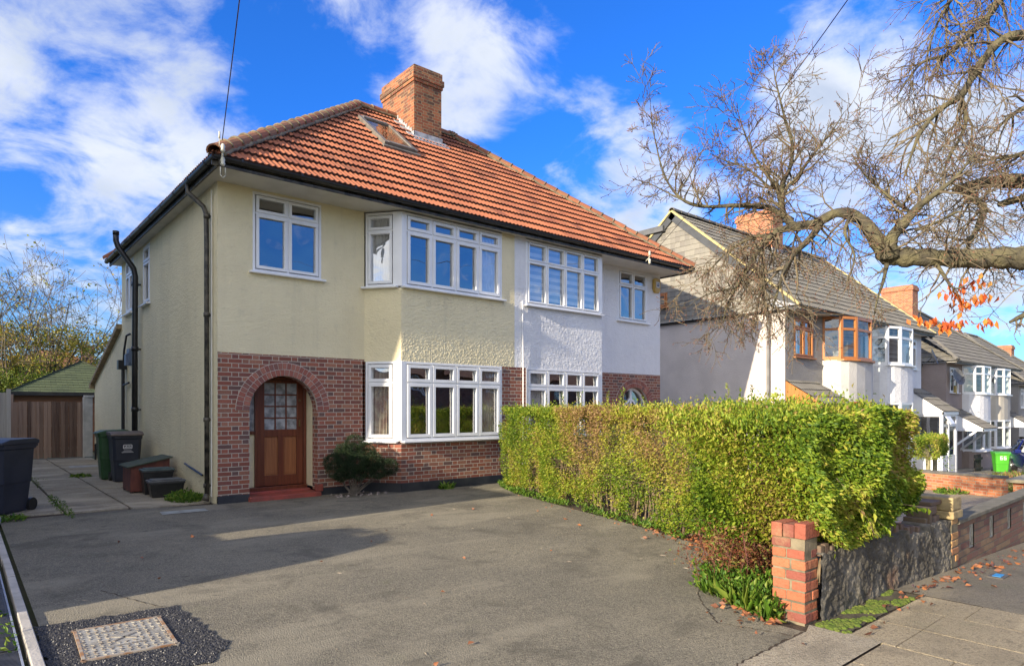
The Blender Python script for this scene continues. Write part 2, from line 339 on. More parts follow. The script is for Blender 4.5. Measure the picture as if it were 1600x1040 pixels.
# ------------------------------------------------------------------ terrain and ground sheets
GB = [-400, -6.5, -3.9, 3, 60, 400]; GZ = [.45, .45, 0, 0, -2.5, -2.5]
def gz(x): return float(np.interp(x, GB, GZ))
def strip(m, x0, x1, y0, y1, off=0., nx=1, ny=1, r=None):
    xs = sorted(set([x0, x1] + [b for b in GB if x0 < b < x1])); 
    for a, b in zip(xs, xs[1:]):
        m.quad((a, y0, gz(a) + off), (b, y0, gz(b) + off), (b, y1, gz(b) + off), (a, y1, gz(a) + off), r=r)
g = M(); strip(g, -400, 400, -400, 400, -.06)
MAT_GRASS = plain('distant_ground', (.07, .09, .03), (.10, .09, .05), .5, .95, .03, 4.)
kind(g.build('ground', MAT_GRASS), 'structure')
g = M(); strip(g, -80, 120, -21, -13.4, -.11)
kind(g.build('road', plain('road_asphalt', (.07, .07, .07), (.05, .05, .05), .5, .9, .004, 120.)), 'structure')
HL = [(5.9, 0.0), (5.05, -1.2), (4.62, -2.1), (4.2, -3.7), (3.72, -5.6), (3.3, -6.9), (2.6, -7.75), (1.9, -8.2), (1.55, -8.45), (1.3, -8.92)]
d = M(); d.quad((-2.8, .3, 0), (-2.8, -9.12, 0), (1.3, -9.12, 0), *[(x, y, 0) for x, y in HL[::-1]], (5.9, .7, 0), (0, .7, 0), (-.05, .02, 0), (-1.3, .35, 0))
kind(d.build('driveway', MAT_TAR), 'structure')
d = M(); d.quad((1.29, -9.1, -.012), (4.7, -9.1, -.012), (8.5, -.5, -.012), (5.9, .3, -.012), *[(x, y, -.012) for x, y in HL[1:]])
kind(d.build('hedge_soil_bed', MAT_SOIL), 'structure')
d = M(); d.quad((-3., -9.55, .004), (1.49, -9.55, .004), (1.49, -9.33, .004), (1.46, -9.32, .004), (1.46, -9.07, .004), (1.3, -9.125, .004), (-3., -9.125, .004))
kind(d.build('drive_crossover', MAT_SLAB), 'structure')
d = M(); d.box(-60, 60, -13.5, -9.3, -.12, -.03); strip(d, -60, 60, -13.4, -9.12, -.03)
# tarmac area of the pavement beside the boundary walls
kind(d.build('pavement_bedding', MAT_SOIL), 'structure') if False else None
d = M(); strip(d, -60, 90, -13.4, -8.9, -.014); kind(d.build('pavement_joint_soil', MAT_SOIL), 'structure')
d = M(); strip(d, 2.95, 90, -11.6, -9.09, .0)
kind(d.build('pavement_tarmac_strip', MAT_PTAR), 'structure')
d = M(); x = -14.2; row = 0; rn = random.Random(31)
while x < 2.9:
    w = .49; yy = -9.34 if x > 1.2 else (-9.56); first = True
    while yy > -13.3:
        l = rn.choice((.62, .75, .92)) if not first else rn.choice((.42, .54, .3)); a = gz(x) + rn.uniform(-.002, .003); first = False
        d.fr((0, 0, 0), X_, Y_, Z_, x, x + w - .007, yy - l + .007, yy, -.03, a, rn.random()); yy -= l
    x += w; row += 1
o = d.build('pavement', MAT_PAVE, bevel=.004); kind(o, 'structure')
d = M(); pts = []; rn = random.Random(3)
for i in range(34): pts.append((1.45 + i * .045, -9.095 + rn.uniform(-.012, .006)))
for i in range(33, -1, -1): pts.append((1.42 + i * .046, -9.32 + rn.uniform(-.012, .012)))
d.quad(*[(x, y, -.004) for x, y in pts][::-1]); o = d.build('moss_strip', None or plain('soil_moss_base', (.10, .085, .05), (.055, .045, .03), 9, .95, .01, 60.)); kind(o, 'structure')
d = M(); rn = random.Random(9)      # cushions of moss
for i in range(900):
    x, y = rn.uniform(1.5, 2.92), rn.uniform(-9.32, -9.10); q = mnoise.noise(Vector((x * 4, y * 7, 0)))
    if q < -.05: continue
    r = rn.uniform(.012, .034); k = 7; pts = [(x + r * math.cos(6.283 * j / k + i), y + r * math.sin(6.283 * j / k + i) * .8) for j in range(k)]; b = len(d.v)
    d.v += [(a, c, -.006) for a, c in pts] + [(x + (a - x) * .6, y + (c - y) * .6, r * .28) for a, c in pts] + [(x, y, r * .36)]; rr_ = rn.random()
    for j in range(k):
        j2 = (j + 1) % k; d.f += [(b + j, b + j2, b + k + j2, b + k + j), (b + k + j, b + k + j2, b + 2 * k)]; d.r += [rr_, rr_]; d.mi += [0, 0]
kind(d.build('moss', MAT_MOSS, smooth=True), 'stuff')
def crack(pts, w, seed):
    rn = random.Random(seed); L = []
    for (x, y), (x2, y2) in zip(pts, pts[1:]):
        n = max(2, int(math.hypot(x2 - x, y2 - y) / .035))
        for i in range(n): L.append((x + (x2 - x) * i / n + rn.uniform(-.012, .012), y + (y2 - y) * i / n + rn.uniform(-.012, .012)))
    m = M()
    for (a, b), (c, e) in zip(L, L[1:]):
        n_ = Vector((-(e - b), c - a, 0)).normalized() * w * rn.uniform(.4, 1.3); m.quad((a - n_.x, b - n_.y, .0045), (c - n_.x, e - n_.y, .0045), (c + n_.x, e + n_.y, .0045), (a + n_.x, b + n_.y, .0045))
    kind(m.build('tarmac_crack', MAT_SOIL), 'structure')
crack([(-2.8, -9.1), (-1, -9.12), (.4, -9.13), (1.3, -9.11)], .008, 1); crack([(1.15, -9.1), (1.0, -8.6), (1.5, -8.1), (2.2, -7.75)], .004, 2); crack([(-2.3, -4.7), (-2.15, -5.2), (-2.0, -5.6)], .004, 3)
# block paved drive of the right-hand half and ground beyond
MAT_BLOCK = brick_mat('block_paving', [(.44, .35, .22), (.38, .31, .21), (.48, .37, .24), (.33, .27, .19)], (.15, .13, .08), bond='stretcher', bw=.2, bh=.1, mj=.007, dirt=.2)
d = M(); strip(d, 4.7, 17.2, -9.0, -.1, .004); kind(d.build('block_paved_drive', MAT_BLOCK), 'structure')
d = M(); strip(d, 5.5, 15, -5.2, -4.9, .008); strip(d, 5.5, 14.5, -7.6, -7.4, .008); kind(d.build('paving_border', MAT_BRICKO), 'structure')
d = M(); strip(d, 17.3, 60, -9.0, -1.0, .004); kind(d.build('far_front_drives', MAT_PTAR), 'structure')
# concrete slabs of the side path
d = M(); d.quad((-2.8, .3, -.02), (0, -.1, -.02), (0, 13.4, -.02), (-2.8, 13.4, -.02)); kind(d.build('path_joint_soil', MAT_SOIL), 'structure')
d = M()
for xa, xb, ys in ((-2.8, -2.02, (.62, 1.75, 3.2, 4.6, 6.2, 8.0, 9.6, 11.4, 13.4)), (-2.0, -1.18, (.5, 1.35, 3.9, 6.1, 6.9, 8.6, 10.4, 11.5, 13.4)), (-1.16, -.01, (.33, 2.3, 3.6, 5.2, 6.8, 8.7, 9.9, 11.4, 13.4))):
    for y0, y1 in zip(ys, ys[1:]):
        h = rr(.004, .016); j = lambda: rr(-.015, .015)
        d.fr((0, 0, 0), X_, Y_, Z_, xa + .005, xb - .01, y0 + (.0), y1 - rr(.015, .04), -.02, h)
o = d.build('side_path', MAT_SLAB, bevel=.006); kind(o, 'structure')

# ------------------------------------------------------------------ wall / window builders
def wall(m, O, U, w, z0, z1, holes=(), depth=.1, N=None, r=None):
    """vertical wall panel from O along U; holes (u0,u1,z0,z1) get reveals running inwards"""
    O = Vector(O); U = u2(U); N = N or U.cross(Z_)
    us = sorted(set([0, w] + [h[i] for h in holes for i in (0, 1)])); zs = sorted(set([z0, z1] + [h[i] for h in holes for i in (2, 3)]))
    P = lambda u, z, n=0: Vector((O.x, O.y, 0)) + U * u + Z_ * z + N * n
    for a, b in zip(us, us[1:]):
        for c, e in zip(zs, zs[1:]):
            mu, mz = (a + b) / 2, (c + e) / 2
            if any(h[0] < mu < h[1] and h[2] < mz < h[3] for h in holes): continue
            m.quad(P(a, c), P(b, c), P(b, e), P(a, e), r=r)
    for h in holes:
        a, b, c, e = h
        m.quad(P(a, c), P(a, e), P(a, e, -depth), P(a, c, -depth)); m.quad(P(b, c), P(b, c, -depth), P(b, e, -depth), P(b, e))
        m.quad(P(a, e), P(b, e), P(b, e, -depth), P(a, e, -depth)); m.quad(P(a, c), P(a, c, -depth), P(b, c, -depth), P(b, c))
def window(parent, O, U, w, z0, z1, cols, toph=.33, sill=True, mat=None, glass=None, curtain=None, blind=None, n0=-.07, n1=.0, bar=.045, sash=.05, sillmat=None, label=None, rows=None):
    """casement window: frame with mullions, transom and sashes, a pane, a sill, curtains"""
    mat = mat or MAT_UPVC; glass = glass or MAT_GLASS
    O = Vector((O[0], O[1], 0)); U = u2(U); N = U.cross(Z_)
    m = M()
    def bx(a, b, c, e, p, q): m.fr(O, U, Z_, N, a, b, c, e, p, q)
    bx(0, w, z0, z0 + bar, n0, n1); bx(0, w, z1 - bar, z1, n0, n1); bx(0, bar, z0 + bar, z1 - bar, n0, n1); bx(w - bar, w, z0 + bar, z1 - bar, n0, n1)
    if isinstance(cols, int): cols = [1 / cols] * cols
    iw = w - 2 * bar; xs = [bar]
    for c in cols: xs.append(xs[-1] + iw * c)
    hb = bar * .35
    for x in xs[1:-1]: bx(x - hb, x + hb, z0 + bar, z1 - bar, n0 + .003, n1 - .004)
    zs = [z0 + bar, z1 - bar]
    if toph: zs = [z0 + bar, z1 - toph, z1 - bar]
    for z in zs[1:-1]: bx(bar, w - bar, z - hb, z + hb, n0 + .006, n1 - .007)
    g = M()
    for i, (a, b) in enumerate(zip(xs, xs[1:])):
        for j, (c, e) in enumerate(zip(zs, zs[1:])):
            a1, b1, c1, e1 = a + hb * .9, b - hb * .9, c + hb * .9, e - hb * .9; s = sash; q = n1 + .014
            bx(a1, b1, c1, c1 + s, n0 + .02, q); bx(a1, b1, e1 - s, e1, n0 + .02, q); bx(a1, a1 + s, c1 + s, e1 - s, n0 + .02, q); bx(b1 - s, b1, c1 + s, e1 - s, n0 + .02, q)
            # dark gasket line round each pane is the pane's own recess
            p = n0 + .028
            ta, tb = rr(-.004, .004), rr(-.005, .005); g.quad(O + U * (a1 + s) + Z_ * (c1 + s) + N * p, O + U * (b1 - s) + Z_ * (c1 + s) + N * (p + ta), O + U * (b1 - s) + Z_ * (e1 - s) + N * (p + ta + tb), O + U * (a1 + s) + Z_ * (e1 - s) + N * (p + tb))
    fo = m.build('window', mat, parent, bevel=.004)
    if label: fo['label'] = label
    g.build('pane', glass, fo)
    if sill:
        s = M(); s.fr(O, U, Z_, N, -.06, w + .06, z0 - .035, z0, n0, n1 + .09); s.build('sill', sillmat or mat, fo, bevel=.006)
    if curtain:
        for (ca, cb, cm) in curtain:
            c = M(); k = max(8, int((cb - ca) / .012)); prev = None; ph = rr(0, 6)
            for i in range(k + 1):
                u = ca + (cb - ca) * i / k; n = -.12 + .025 * math.sin(u * 85 + ph + 1.5 * math.sin(u * 17)) ; cur = (O + U * u + Z_ * (z0 - .0) + N * (n + .02 * math.sin(u * 9))), (O + U * u + Z_ * (z1) + N * n)
                if prev: c.quad(prev[0], cur[0], cur[1], prev[1])
                prev = cur
            c.build('curtain', cm, fo, smooth=True)
    if blind:
        c = M(); ba, bb, bz, bm = blind; c.quad(O + U * ba + Z_ * bz + N * -.13, O + U * bb + Z_ * bz + N * -.13, O + U * bb + Z_ * z1 + N * -.13, O + U * ba + Z_ * z1 + N * -.13); c.build('blind', bm, fo)
    return fo
def tiles(name, parent, mat, O, U, V, L, H, gauge=.32, tw=.30, rolls=2, prof=.028, thick=.03, clip=(), samples=5, seed=1, xs=.0):
    """interlocking roof tiles laid on the slope O + u U + v V as real stepped, rolled geometry"""
    U = u2(U); V = u2(V); N = U.cross(V).normalized(); O = Vector(O)
    if N.z < 0: N = -N
    rn = random.Random(seed); m = M(); nr = int(math.ceil(H / gauge)); nc = int(math.ceil(L / tw)) + 1
    n = rolls * samples
    for j in range(nr):
        for i in range(nc):
            r = rn.random(); jv = rn.uniform(-.006, .006); jn = rn.uniform(-.003, .003); b = len(m.v)
            for k in range(n + 1):
                u = i * tw + tw * k / n; ph = (k % samples) / samples if k < n else 0.
                hh = prof * (math.cos(2 * math.pi * ph) * .5 + .5) ** 1.5 if prof else 0.
                if not prof and k in (0, n): hh = -.006
                p0 = O + U * u + V * (j * gauge - .02 + jv) + N * (hh + thick + jn); p1 = O + U * u + V * ((j + 1) * gauge + .01) + N * (hh + .002)
                m.v += [tuple(p0 - N * thick), tuple(p0), tuple(p1)]
            for k in range(n):
                a = b + 3 * k
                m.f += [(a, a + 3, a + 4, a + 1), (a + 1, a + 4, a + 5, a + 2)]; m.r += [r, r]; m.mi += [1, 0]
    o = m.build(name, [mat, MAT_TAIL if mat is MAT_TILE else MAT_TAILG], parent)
    bm = bmesh.new(); bm.from_mesh(o.data); org = ORG[o.name]
    for co, no in clip:
        gm = bm.verts[:] + bm.edges[:] + bm.faces[:]
        bmesh.ops.bisect_plane(bm, geom=gm, plane_co=Vector(co) - org, plane_no=Vector(no), clear_outer=True)
    bm.to_mesh(o.data); bm.free(); return o
def ridge(name, parent, mat, a, b, r=.12, seg=.4, seed=2, mortar=True, up=.03):
    a = Vector(a); b = Vector(b); d = (b - a); L = d.length; d.normalize(); side = d.cross(Z_).normalized(); upv = side.cross(d)
    rn = random.Random(seed); m = M(); k = int(L / seg) + 1; m2 = M()
    for i in range(k):
        s0, s1 = i * seg - .03, min((i + 1) * seg, L); c = rn.random(); off = upv * (up + rn.uniform(-.006, .006))
        ring = []
        for (s, rad, t_) in ((s0, r * 1.06, 0), (s1, r * .94, 0)):
            for q in range(9):
                an = math.pi * (q / 8) * 1.16 - math.pi * .08
                ring.append(a + d * s + off + side * math.cos(an) * rad + upv * math.sin(an) * rad * .85)
        b0 = len(m.v); m.v += [tuple(x) for x in ring]
        ring2 = []
        for q in range(9):
            an = math.pi * (q / 8) * 1.16 - math.pi * .08
            ring2.append(a + d * s0 + off + side * math.cos(an) * (r - .02) + upv * math.sin(an) * (r - .02) * .85)
        m.v += [tuple(x) for x in ring2]
        for q in range(8):
            m.f += [(b0 + q, b0 + q + 1, b0 + 9 + q + 1, b0 + 9 + q), (b0 + q, b0 + 18 + q, b0 + 19 + q, b0 + q + 1)]; m.r += [c, c]; m.mi += [0, 0]
        if mortar:
            p = a + d * (s1 - .02) + off; pts = [p + side * math.cos(an) * (r + .004) + upv * math.sin(an) * (r + .004) * .85 for an in [math.pi * x / 8 for x in range(9)]]
            m2.tube(pts, [.012 + rn.uniform(0, .012) for _ in pts], 5)
    if mortar:   # bedding below the tiles
        pts = []
        n = int(L / .09)
        for sgn in (-1, 1):
            m2.tube([a + d * (L * i / n) + side * sgn * (r * .93 + rn.uniform(-.012, .012)) + upv * (up - .045 + rn.uniform(-.01, .01)) for i in range(n + 1)], [.03 + rn.uniform(-.006, .01) for _ in range(n + 1)], 6)
    o = m.build(name, mat, parent, smooth=False)
    if mortar: m2.build('mortar_bed', MAT_MORTAR, o, smooth=True)
    return o
def gutter(parent, a, b, out, r=.055, clips=1.0, name='gutter', fascia=.16):
    """half-round gutter from a to b with a fascia board behind it; out points away from the wall"""
    a = Vector(a); b = Vector(b); d = (b - a).normalized(); L = (b - a).length; out = u2(out); m = M(); prev = None
    prof = [(math.cos(an) * r, math.sin(an) * r) for an in [math.pi + math.pi * q / 8 for q in range(9)]]
    prof += [(x * .86, y * .86) for x, y in prof[::-1]]
    m.prism(prof, a, out, Z_, d, 0, L)
    s = .4
    while s < L:
        pr = [(x * 1.12, y * 1.12) for x, y in prof[:9]] + prof[:9][::-1]
        m.prism(pr, a + d * s, out, Z_, d, 0, .05); m.fr(a + d * s, out, Z_, d, r * .95, r * 1.15, -.02, .02, 0, .03); s += clips
    o = m.build(name, MAT_BLACK, parent)
    f = M(); f.fr(a, out, Z_, d, -r - .035, -r - .005, -fascia * .75, fascia * .1, 0, L); f.build('fascia', MAT_BLACKW, o)
    return o

def rough_panel(m, O, U, w, z0, z1, amp, step=.014, fs=22., seed=0., axis_fade=.05):
    """trowelled / roughcast render as real relief"""
    O = Vector((O[0], O[1], 0)); U = u2(U); N = U.cross(Z_); nx = int(w / step); nz_ = int((z1 - z0) / step); b = len(m.v)
    for j in range(nz_ + 1):
        for i in range(nx + 1):
            u = w * i / nx; z = z0 + (z1 - z0) * j / nz_
            p = Vector((u * fs + seed, z * fs * .75, 0)); h = mnoise.noise(p) * .6 + abs(mnoise.noise(p * .45 + Vector((7, 3, 0)))) * 1.1 + mnoise.noise(p * 2.3) * .25
            f = min(1, (w - u) / axis_fade if w - u < axis_fade else 1, u / axis_fade, (z1 - z) / axis_fade)
            m.v.append(tuple(O + U * u + Z_ * z + N * (amp * h * max(0, f) + .001)))
    for j in range(nz_):
        for i in range(nx): a = b + j * (nx + 1) + i; m.f.append((a, a + 1, a + nx + 2, a + nx + 1)); m.r.append(0); m.mi.append(0)

# ================================================================== MAIN SEMI-DETACHED PAIR
EZ = 5.30; XL, XR, YF, YB = -.27, 12.07, -.86, 8.46; YM = 3.8; RZ = 9.17; GZ0 = 5.40
MAT_TAILG = plain('shade_grey_tile_edge', (.05, .048, .042), (.03, .03, .026), 9., .9)  # same painted gap shade for the grey tile and slate tails
MAT_TAIL = plain('shade_tile_edge', (.075, .032, .022), (.035, .018, .014), 9., .9)  # gap shade between the courses, painted onto the red tile tails
H1 = thing('semi_detached_house', 'nearest pair of houses, left half cream and right half white, under one orange-red tiled roof', 'house')
def house_main():
    P = H1
    # --- left side wall and rear extension
    m = M(); wall(m, (0, 8.2, 0), (0, -1, 0), 8.2, 0, EZ, [(.55, 1.5, 3.92, 5.26), (2.55, 3.27, 3.92, 5.26)])
    m.quad((0, 8.2, 0), (0, 8.2, 3.66), (0, 12.6, 2.34), (0, 12.6, 0)); m.quad((0, 12.6, 0), (0, 12.6, 2.34), (5.8, 12.6, 2.34), (5.8, 12.6, 0))
    m.quad((0, 8.2, 3.6), (0, 8.2, EZ), (5.9, 8.2, EZ), (5.9, 8.2, 3.6)); m.quad((0, 12.6, 2.33), (0, 8.2, 3.65), (5.8, 8.2, 3.65), (5.8, 12.6, 2.33))
    # front flat part above the brick, with the bedroom window hole
    wall(m, (0, 0, 0), X_, 2.65, 2.50, EZ, [(.565, 1.79, 3.9, 5.26)])
    m.build('wall', MAT_CREAM, P)['label'] = 'cream rendered side and front wall'
    # bay apron of the cream half (roughcast) and its smooth splay
    m = M(); B = [(2.65, 0), (3.1, -.6)]
    rough_panel(m, (3.1, -.6), X_, 2.8, 2.46, 3.84, .0085, .010, 44.); wall(m, (5.54, -.6, 0), X_, .36, 3.84, EZ)
    m.quad((3.1, -.6, 2.46), (5.9, -.6, 2.46), (5.9, 0, 2.46), (3.1, 0, 2.46))
    m.build('wall', MAT_CREAM, P, smooth=True)['label'] = 'cream roughcast bay apron'
    m = M(); sp = Vector((.45, -.6, 0)); wall(m, (2.65, 0, 0), sp, .75, 2.46, 3.84); m.quad((2.65, 0, 2.46), (3.1, -.6, 2.46), (3.1, 0, 2.46))
    m.build('wall', MAT_CREAM, P)['label'] = 'smooth cream bay splay'
    # --- white half
    m = M(); rough_panel(m, (5.9, -.6), X_, 2.8, 2.46, 3.84, .004, .012, 20., 40.); m.build('wall', MAT_WHITE, P, smooth=True)['label'] = 'white rough-trowelled bay apron'
    m = M(); wall(m, (5.9, -.6, 0), X_, .33, 3.84, EZ); wall(m, (8.7, -.6, 0), (.45, .6, 0), .75, 2.46, EZ)
    wall(m, (9.15, 0, 0), X_, 2.65, 2.50, EZ, [(.86, 2.08, 3.9, 5.26)])
    m.quad((11.8, 0, 2.5), (11.8, 8.2, 2.5), (11.8, 8.2, EZ), (11.8, 0, EZ)); m.quad((11.8, .02, 0), (11.8, 8.2, 0), (11.8, 8.2, 2.5), (11.8, .02, 2.5))
    m.quad((5.9, -.6, 2.46), (8.7, -.6, 2.46), (9.15, 0, 2.46), (5.9, 0, 2.46)); m.quad((5.9, 8.2, 0), (5.9, 8.2, EZ), (11.8, 8.2, EZ), (11.8, 8.2, 0))
    m.build('wall', MAT_WHITE, P)['label'] = 'white rendered wall of the right half'
    # --- brickwork
    m = M(); cx, rad, sz = 1.114, .601, 1.54
    def archwall(x0, xc, w, z1, depth):
        m.quad((x0, 0, .1), (xc - rad, 0, .1), (xc - rad, 0, z1), (x0, 0, z1)); m.quad((xc + rad, 0, .1), (x0 + w, 0, .1), (x0 + w, 0, z1), (xc + rad, 0, z1))
        k = 24; arc = [(xc - rad * math.cos(math.pi * i / k), sz + rad * math.sin(math.pi * i / k)) for i in range(k + 1)]
        for (a, b), (c, e) in zip(arc, arc[1:]):
            m.quad((a, 0, b), (c, 0, e), (c, 0, z1), (a, 0, z1)); m.quad((a, 0, b), (a, depth, b), (c, depth, e), (c, 0, e))
        m.quad((xc - rad, 0, .1), (xc - rad, depth, .1), (xc - rad, depth, sz), (xc - rad, 0, sz)); m.quad((xc + rad, 0, .1), (xc + rad, 0, sz), (xc + rad, depth, sz), (xc + rad, depth, .1))
    archwall(0, cx, 2.65, 2.50, .215)
    archwall(9.15, 11.8 - cx, 2.65, 2.50, .215)
    for a, b in (((2.65, 0), (3.1, -.6)), ((3.1, -.6), (5.9, -.6)), ((5.9, -.6), (8.7, -.6)), ((8.7, -.6), (9.15, 0))):
        v = Vector((b[0] - a[0], b[1] - a[1], 0)); wall(m, (a[0], a[1], 0), v, v.length, .1, .93)
    wall(m, (5.54, -.6, 0), X_, .72, .93, 2.46)
    m.box(2.62, 2.66, 0, .05, .93, 2.46)
    m.quad((3.1, -.6, .93), (8.7, -.6, .93), (8.7, .05, .93), (3.1, .05, .93)); m.quad((2.65, 0, .93), (3.1, -.6, .93), (3.1, .05, .93))
    b = m.build('brick_wall', MAT_BRICK, P)
    # plinth
    m = M()
    for a, bb in (((-.0, 0), (cx - rad, 0)), ((cx + rad, 0), (2.65, 0)), ((2.65, 0), (3.1, -.6)), ((3.1, -.6), (8.7, -.6)), ((8.7, -.6), (9.15, 0)), ((9.15, 0), (10.08, 0)), ((11.29, 0), (11.8, 0))):
        v = Vector((bb[0] - a[0], bb[1] - a[1], 0)); m.fr((a[0], a[1], 0), v.normalized(), Z_, v.normalized().cross(Z_), 0, v.length, -.02, .13 if a[0] < 2 else .17, -.05, .012)
    m.build('plinth', MAT_PLINTH, P, bevel=.006)
    # voussoirs of both arches
    for nm, xc in (('l', cx), ('r', 11.8 - cx)):
        m = M(); mm = M(); rn = random.Random(5)
        for r0, r1 in ((rad + .002, rad + .106), (rad + .118, rad + .222)):
            n = int(math.pi * (r0 + r1) / 2 / .078)
            for i in range(n):
                a0 = math.pi * (i + .07) / n; a1 = math.pi * (i + .93) / n; f = -.012 - rn.uniform(0, .006)
                q = [(xc - math.cos(a) * r, sz + math.sin(a) * r) for a, r in ((a0, r0), (a0, r1), (a1, r1), (a1, r0))]
                m.prism(q, (0, 0, 0), X_, Z_, Y_, f, .1, rn.random())
        k = 32; ro = rad + .232
        for i in range(k):
            a0 = math.pi * i / k; a1 = math.pi * (i + 1) / k
            q = [(xc - math.cos(a) * r, sz + math.sin(a) * r) for a, r in ((a0, rad - .001), (a0, ro), (a1, ro), (a1, rad - .001))]
            mm.prism(q, (0, 0, 0), X_, Z_, Y_, -.006, .05)
        o = m.build('arch', tile_mat('arch_brick', [(0, (.30, .10, .07)), (.4, (.24, .085, .065)), (.7, (.17, .08, .07)), (1, (.38, .15, .10))], (.10, .05, .04), .3), P, bevel=.003)
        mm.build('mortar_joint', plain('arch_mortar', (.52, .46, .40), None, 8., .9), o)
    # --- porch recess and front door of the left half
    m = M(); x0, x1 = cx - rad, cx + rad
    m.quad((x1, .215, .15), (x1, .215, 2.3), (x1, .62, 2.3), (x1, .62, .15)); m.quad((x0, .215, .15), (x0, .62, .15), (x0, .62, 2.3), (x0, .215, 2.3))
    m.quad((x0 - .3, .215, 2.2), (x1 + .3, .215, 2.2), (x1 + .3, .62, 2.2), (x0 - .3, .62, 2.2)); m.quad((x0, .53, .15), (.77, .53, .15), (.77, .53, 1.15), (x0, .53, 1.15))
    m.build('porch_recess', MAT_CREAM, P)
    m = M(); m.box(x0 - .02, x1 + .03, -.11, .3, -.02, .075); m.box(x0, x1, .3, .62, -.02, .11); m.box(x1 - .03, x1 + .1, -.03, .06, .075, .2); m.build('doorstep', MAT_REDTILE, P, bevel=.01)
    dm = M(); dz0, dz1 = .17, 2.14; a, bb, y = .77, 1.715, .53
    for q in ((a, a + .055, dz0, dz1), (bb - .055, bb, dz0, dz1), (a + .055, bb - .055, dz1 - .05, dz1)): dm.box(q[0], q[1], y - .05, y + .05, q[2], q[3])
    dm.box(x0 - .0, bb, y - .09, y + .05, .105, dz0); dm.box(x0, a, y - .04, y + .04, 1.11, 1.17); dm.box(x0, x0 + .05, y - .04, y + .04, 1.17, dz1); dm.box(x0, a, y - .04, y + .04, 2.08, 2.14)
    door_frame = dm.build('door_frame', MAT_WOOD, P, bevel=.006)
    m = M(); m.quad((x0 + .05, y, 1.17), (a, y, 1.17), (a, y, 2.08), (x0 + .05, y, 2.08)); m.build('pane', MAT_OBSC, door_frame)
    for z in (1.4, 1.63, 1.86): m = M(); m.box(x0 + .05, a, y - .008, y - .001, z - .006, z + .006); m.build('leaded_bar', MAT_LEAD, door_frame)
    l, r_ = a + .06, bb - .06; m = M(); gz0, gz1 = 1.19, 2.03; yf = y - .022
    sl, sr = l + .115, r_ - .115
    for q in ((l, sl, dz0 + .01, 2.085), (sr, r_, dz0 + .01, 2.085), (sl, sr, dz0 + .01, .36), (sl, sr, 1.06, gz0), (sl, sr, gz1, 2.085), ((sl + sr) / 2 - .05, (sl + sr) / 2 + .05, .36, 1.06)): m.box(q[0], q[1], yf, y + .02, q[2], q[3])
    for i in (1, 2): xx = sl + (sr - sl) * i / 3; m.box(xx - .012, xx + .012, yf + .004, y + .015, gz0, gz1)
    for i in (1, 2, 3): zz_ = gz0 + (gz1 - gz0) * i / 4; m.box(sl, sr, yf + .006, y + .013, zz_ - .012, zz_ + .012)
    door = m.build('door', MAT_WOOD, P, bevel=.004)
    m = M(); m.quad((sl, y + .004, gz0), (sr, y + .004, gz0), (sr, y + .004, gz1), (sl, y + .004, gz1)); m.build('pane', MAT_OBSC, door)
    m = M(); cxx = (sl + sr) / 2
    for q0, q1 in ((sl, cxx - .05), (cxx + .05, sr)): m.box(q0, q1, y, y + .012, .36, 1.06); m.box(q0 + .03, q1 - .03, y - .01, y, .39, 1.03)
    m.build('panel', MAT_WOODL, door, bevel=.006)
    m = M(); m.box(sr + .03, sr + .055, yf - .025, yf, 1.24, 1.36); m.build('handle', plain('tarnished_brass', (.28, .2, .1), None, 5, .35, metal=.9), door); m = M(); m.tube([(sr + .045, yf, 1.72), (sr + .045, yf - .02, 1.72)],   .022, 12); m.build('lock', plain('tarnished_brass', (.28, .2, .1), None, 5, .35, metal=.9), door)
    # --- white arched door of the right half
    xc = 11.8 - cx; m = M(); k = 16
    arc = [(xc - rad * math.cos(math.pi * i / k), sz + rad * math.sin(math.pi * i / k)) for i in range(k + 1)]; arc2 = [(xc - (rad - .07) * math.cos(math.pi * i / k), sz + (rad - .07) * math.sin(math.pi * i / k)) for i in range(k + 1)]
    for (p, q), (p2, q2) in zip(zip(arc, arc[1:]), zip(arc2, arc2[1:])): m.prism([p, q, q2, p2], (0, 0, 0), X_, Z_, Y_, .12, .18)
    m.box(xc - .03, xc + .03, .13, .18, sz, sz + rad); m.box(xc - rad, xc + rad, .12, .18, sz - .04, sz + .04); m.box(xc - rad, xc - rad + .09, .12, .18, .1, sz); m.box(xc + rad - .09, xc + rad, .12, .18, .1, sz); m.box(xc - rad, xc + rad, .15, .17, .1, 1.0)
    for s_ in (-1, 1): m.prism([(xc + s_ * .03, sz + .25), (xc + s_ * .3, sz + .04), (xc + s_ * .36, sz + .04), (xc + s_ * .03, sz + .32)], (0, 0, 0), X_, Z_, Y_, .13, .17)
    o = m.build('door', MAT_UPVC, P); o['label'] = 'white arched porch door'
    m = M(); m.quad((xc - rad, .165, .2), (xc + rad, .165, .2), (xc + rad, .165, 2.15), (xc - rad, .165, 2.15)); m.build('pane', MAT_GLASSD, o)
    # --- windows
    window(P, (.565, 0), X_, 1.225, 3.9, 5.26, 2, .36, curtain=None)
    S = Vector((.45, -.6, 0))
    window(P, (2.67, -.02), S, .60, 3.87, 5.27, 1, .34, n0=-.07, n1=.01, curtain=[(.02, .6, MAT_CURT)])
    window(P, (3.17, -.6), X_, 2.37, 3.87, 5.27, 4, .34, n1=.01, curtain=[(1.85, 2.3, MAT_CURT)], sash=.06)
    window(P, (2.67, -.02), S, .60, .96, 2.46, 1, .40, n1=.01, curtain=[(.05, .42, MAT_CURTP)], sash=.06)
    window(P, (3.17, -.6), X_, 2.37, .96, 2.46, 4, .40, n1=.01, curtain=[(1.8, 2.33, MAT_CURTP)], sash=.06, glass=MAT_GLASS)
    m = M()   # corner posts and bay soffit trims
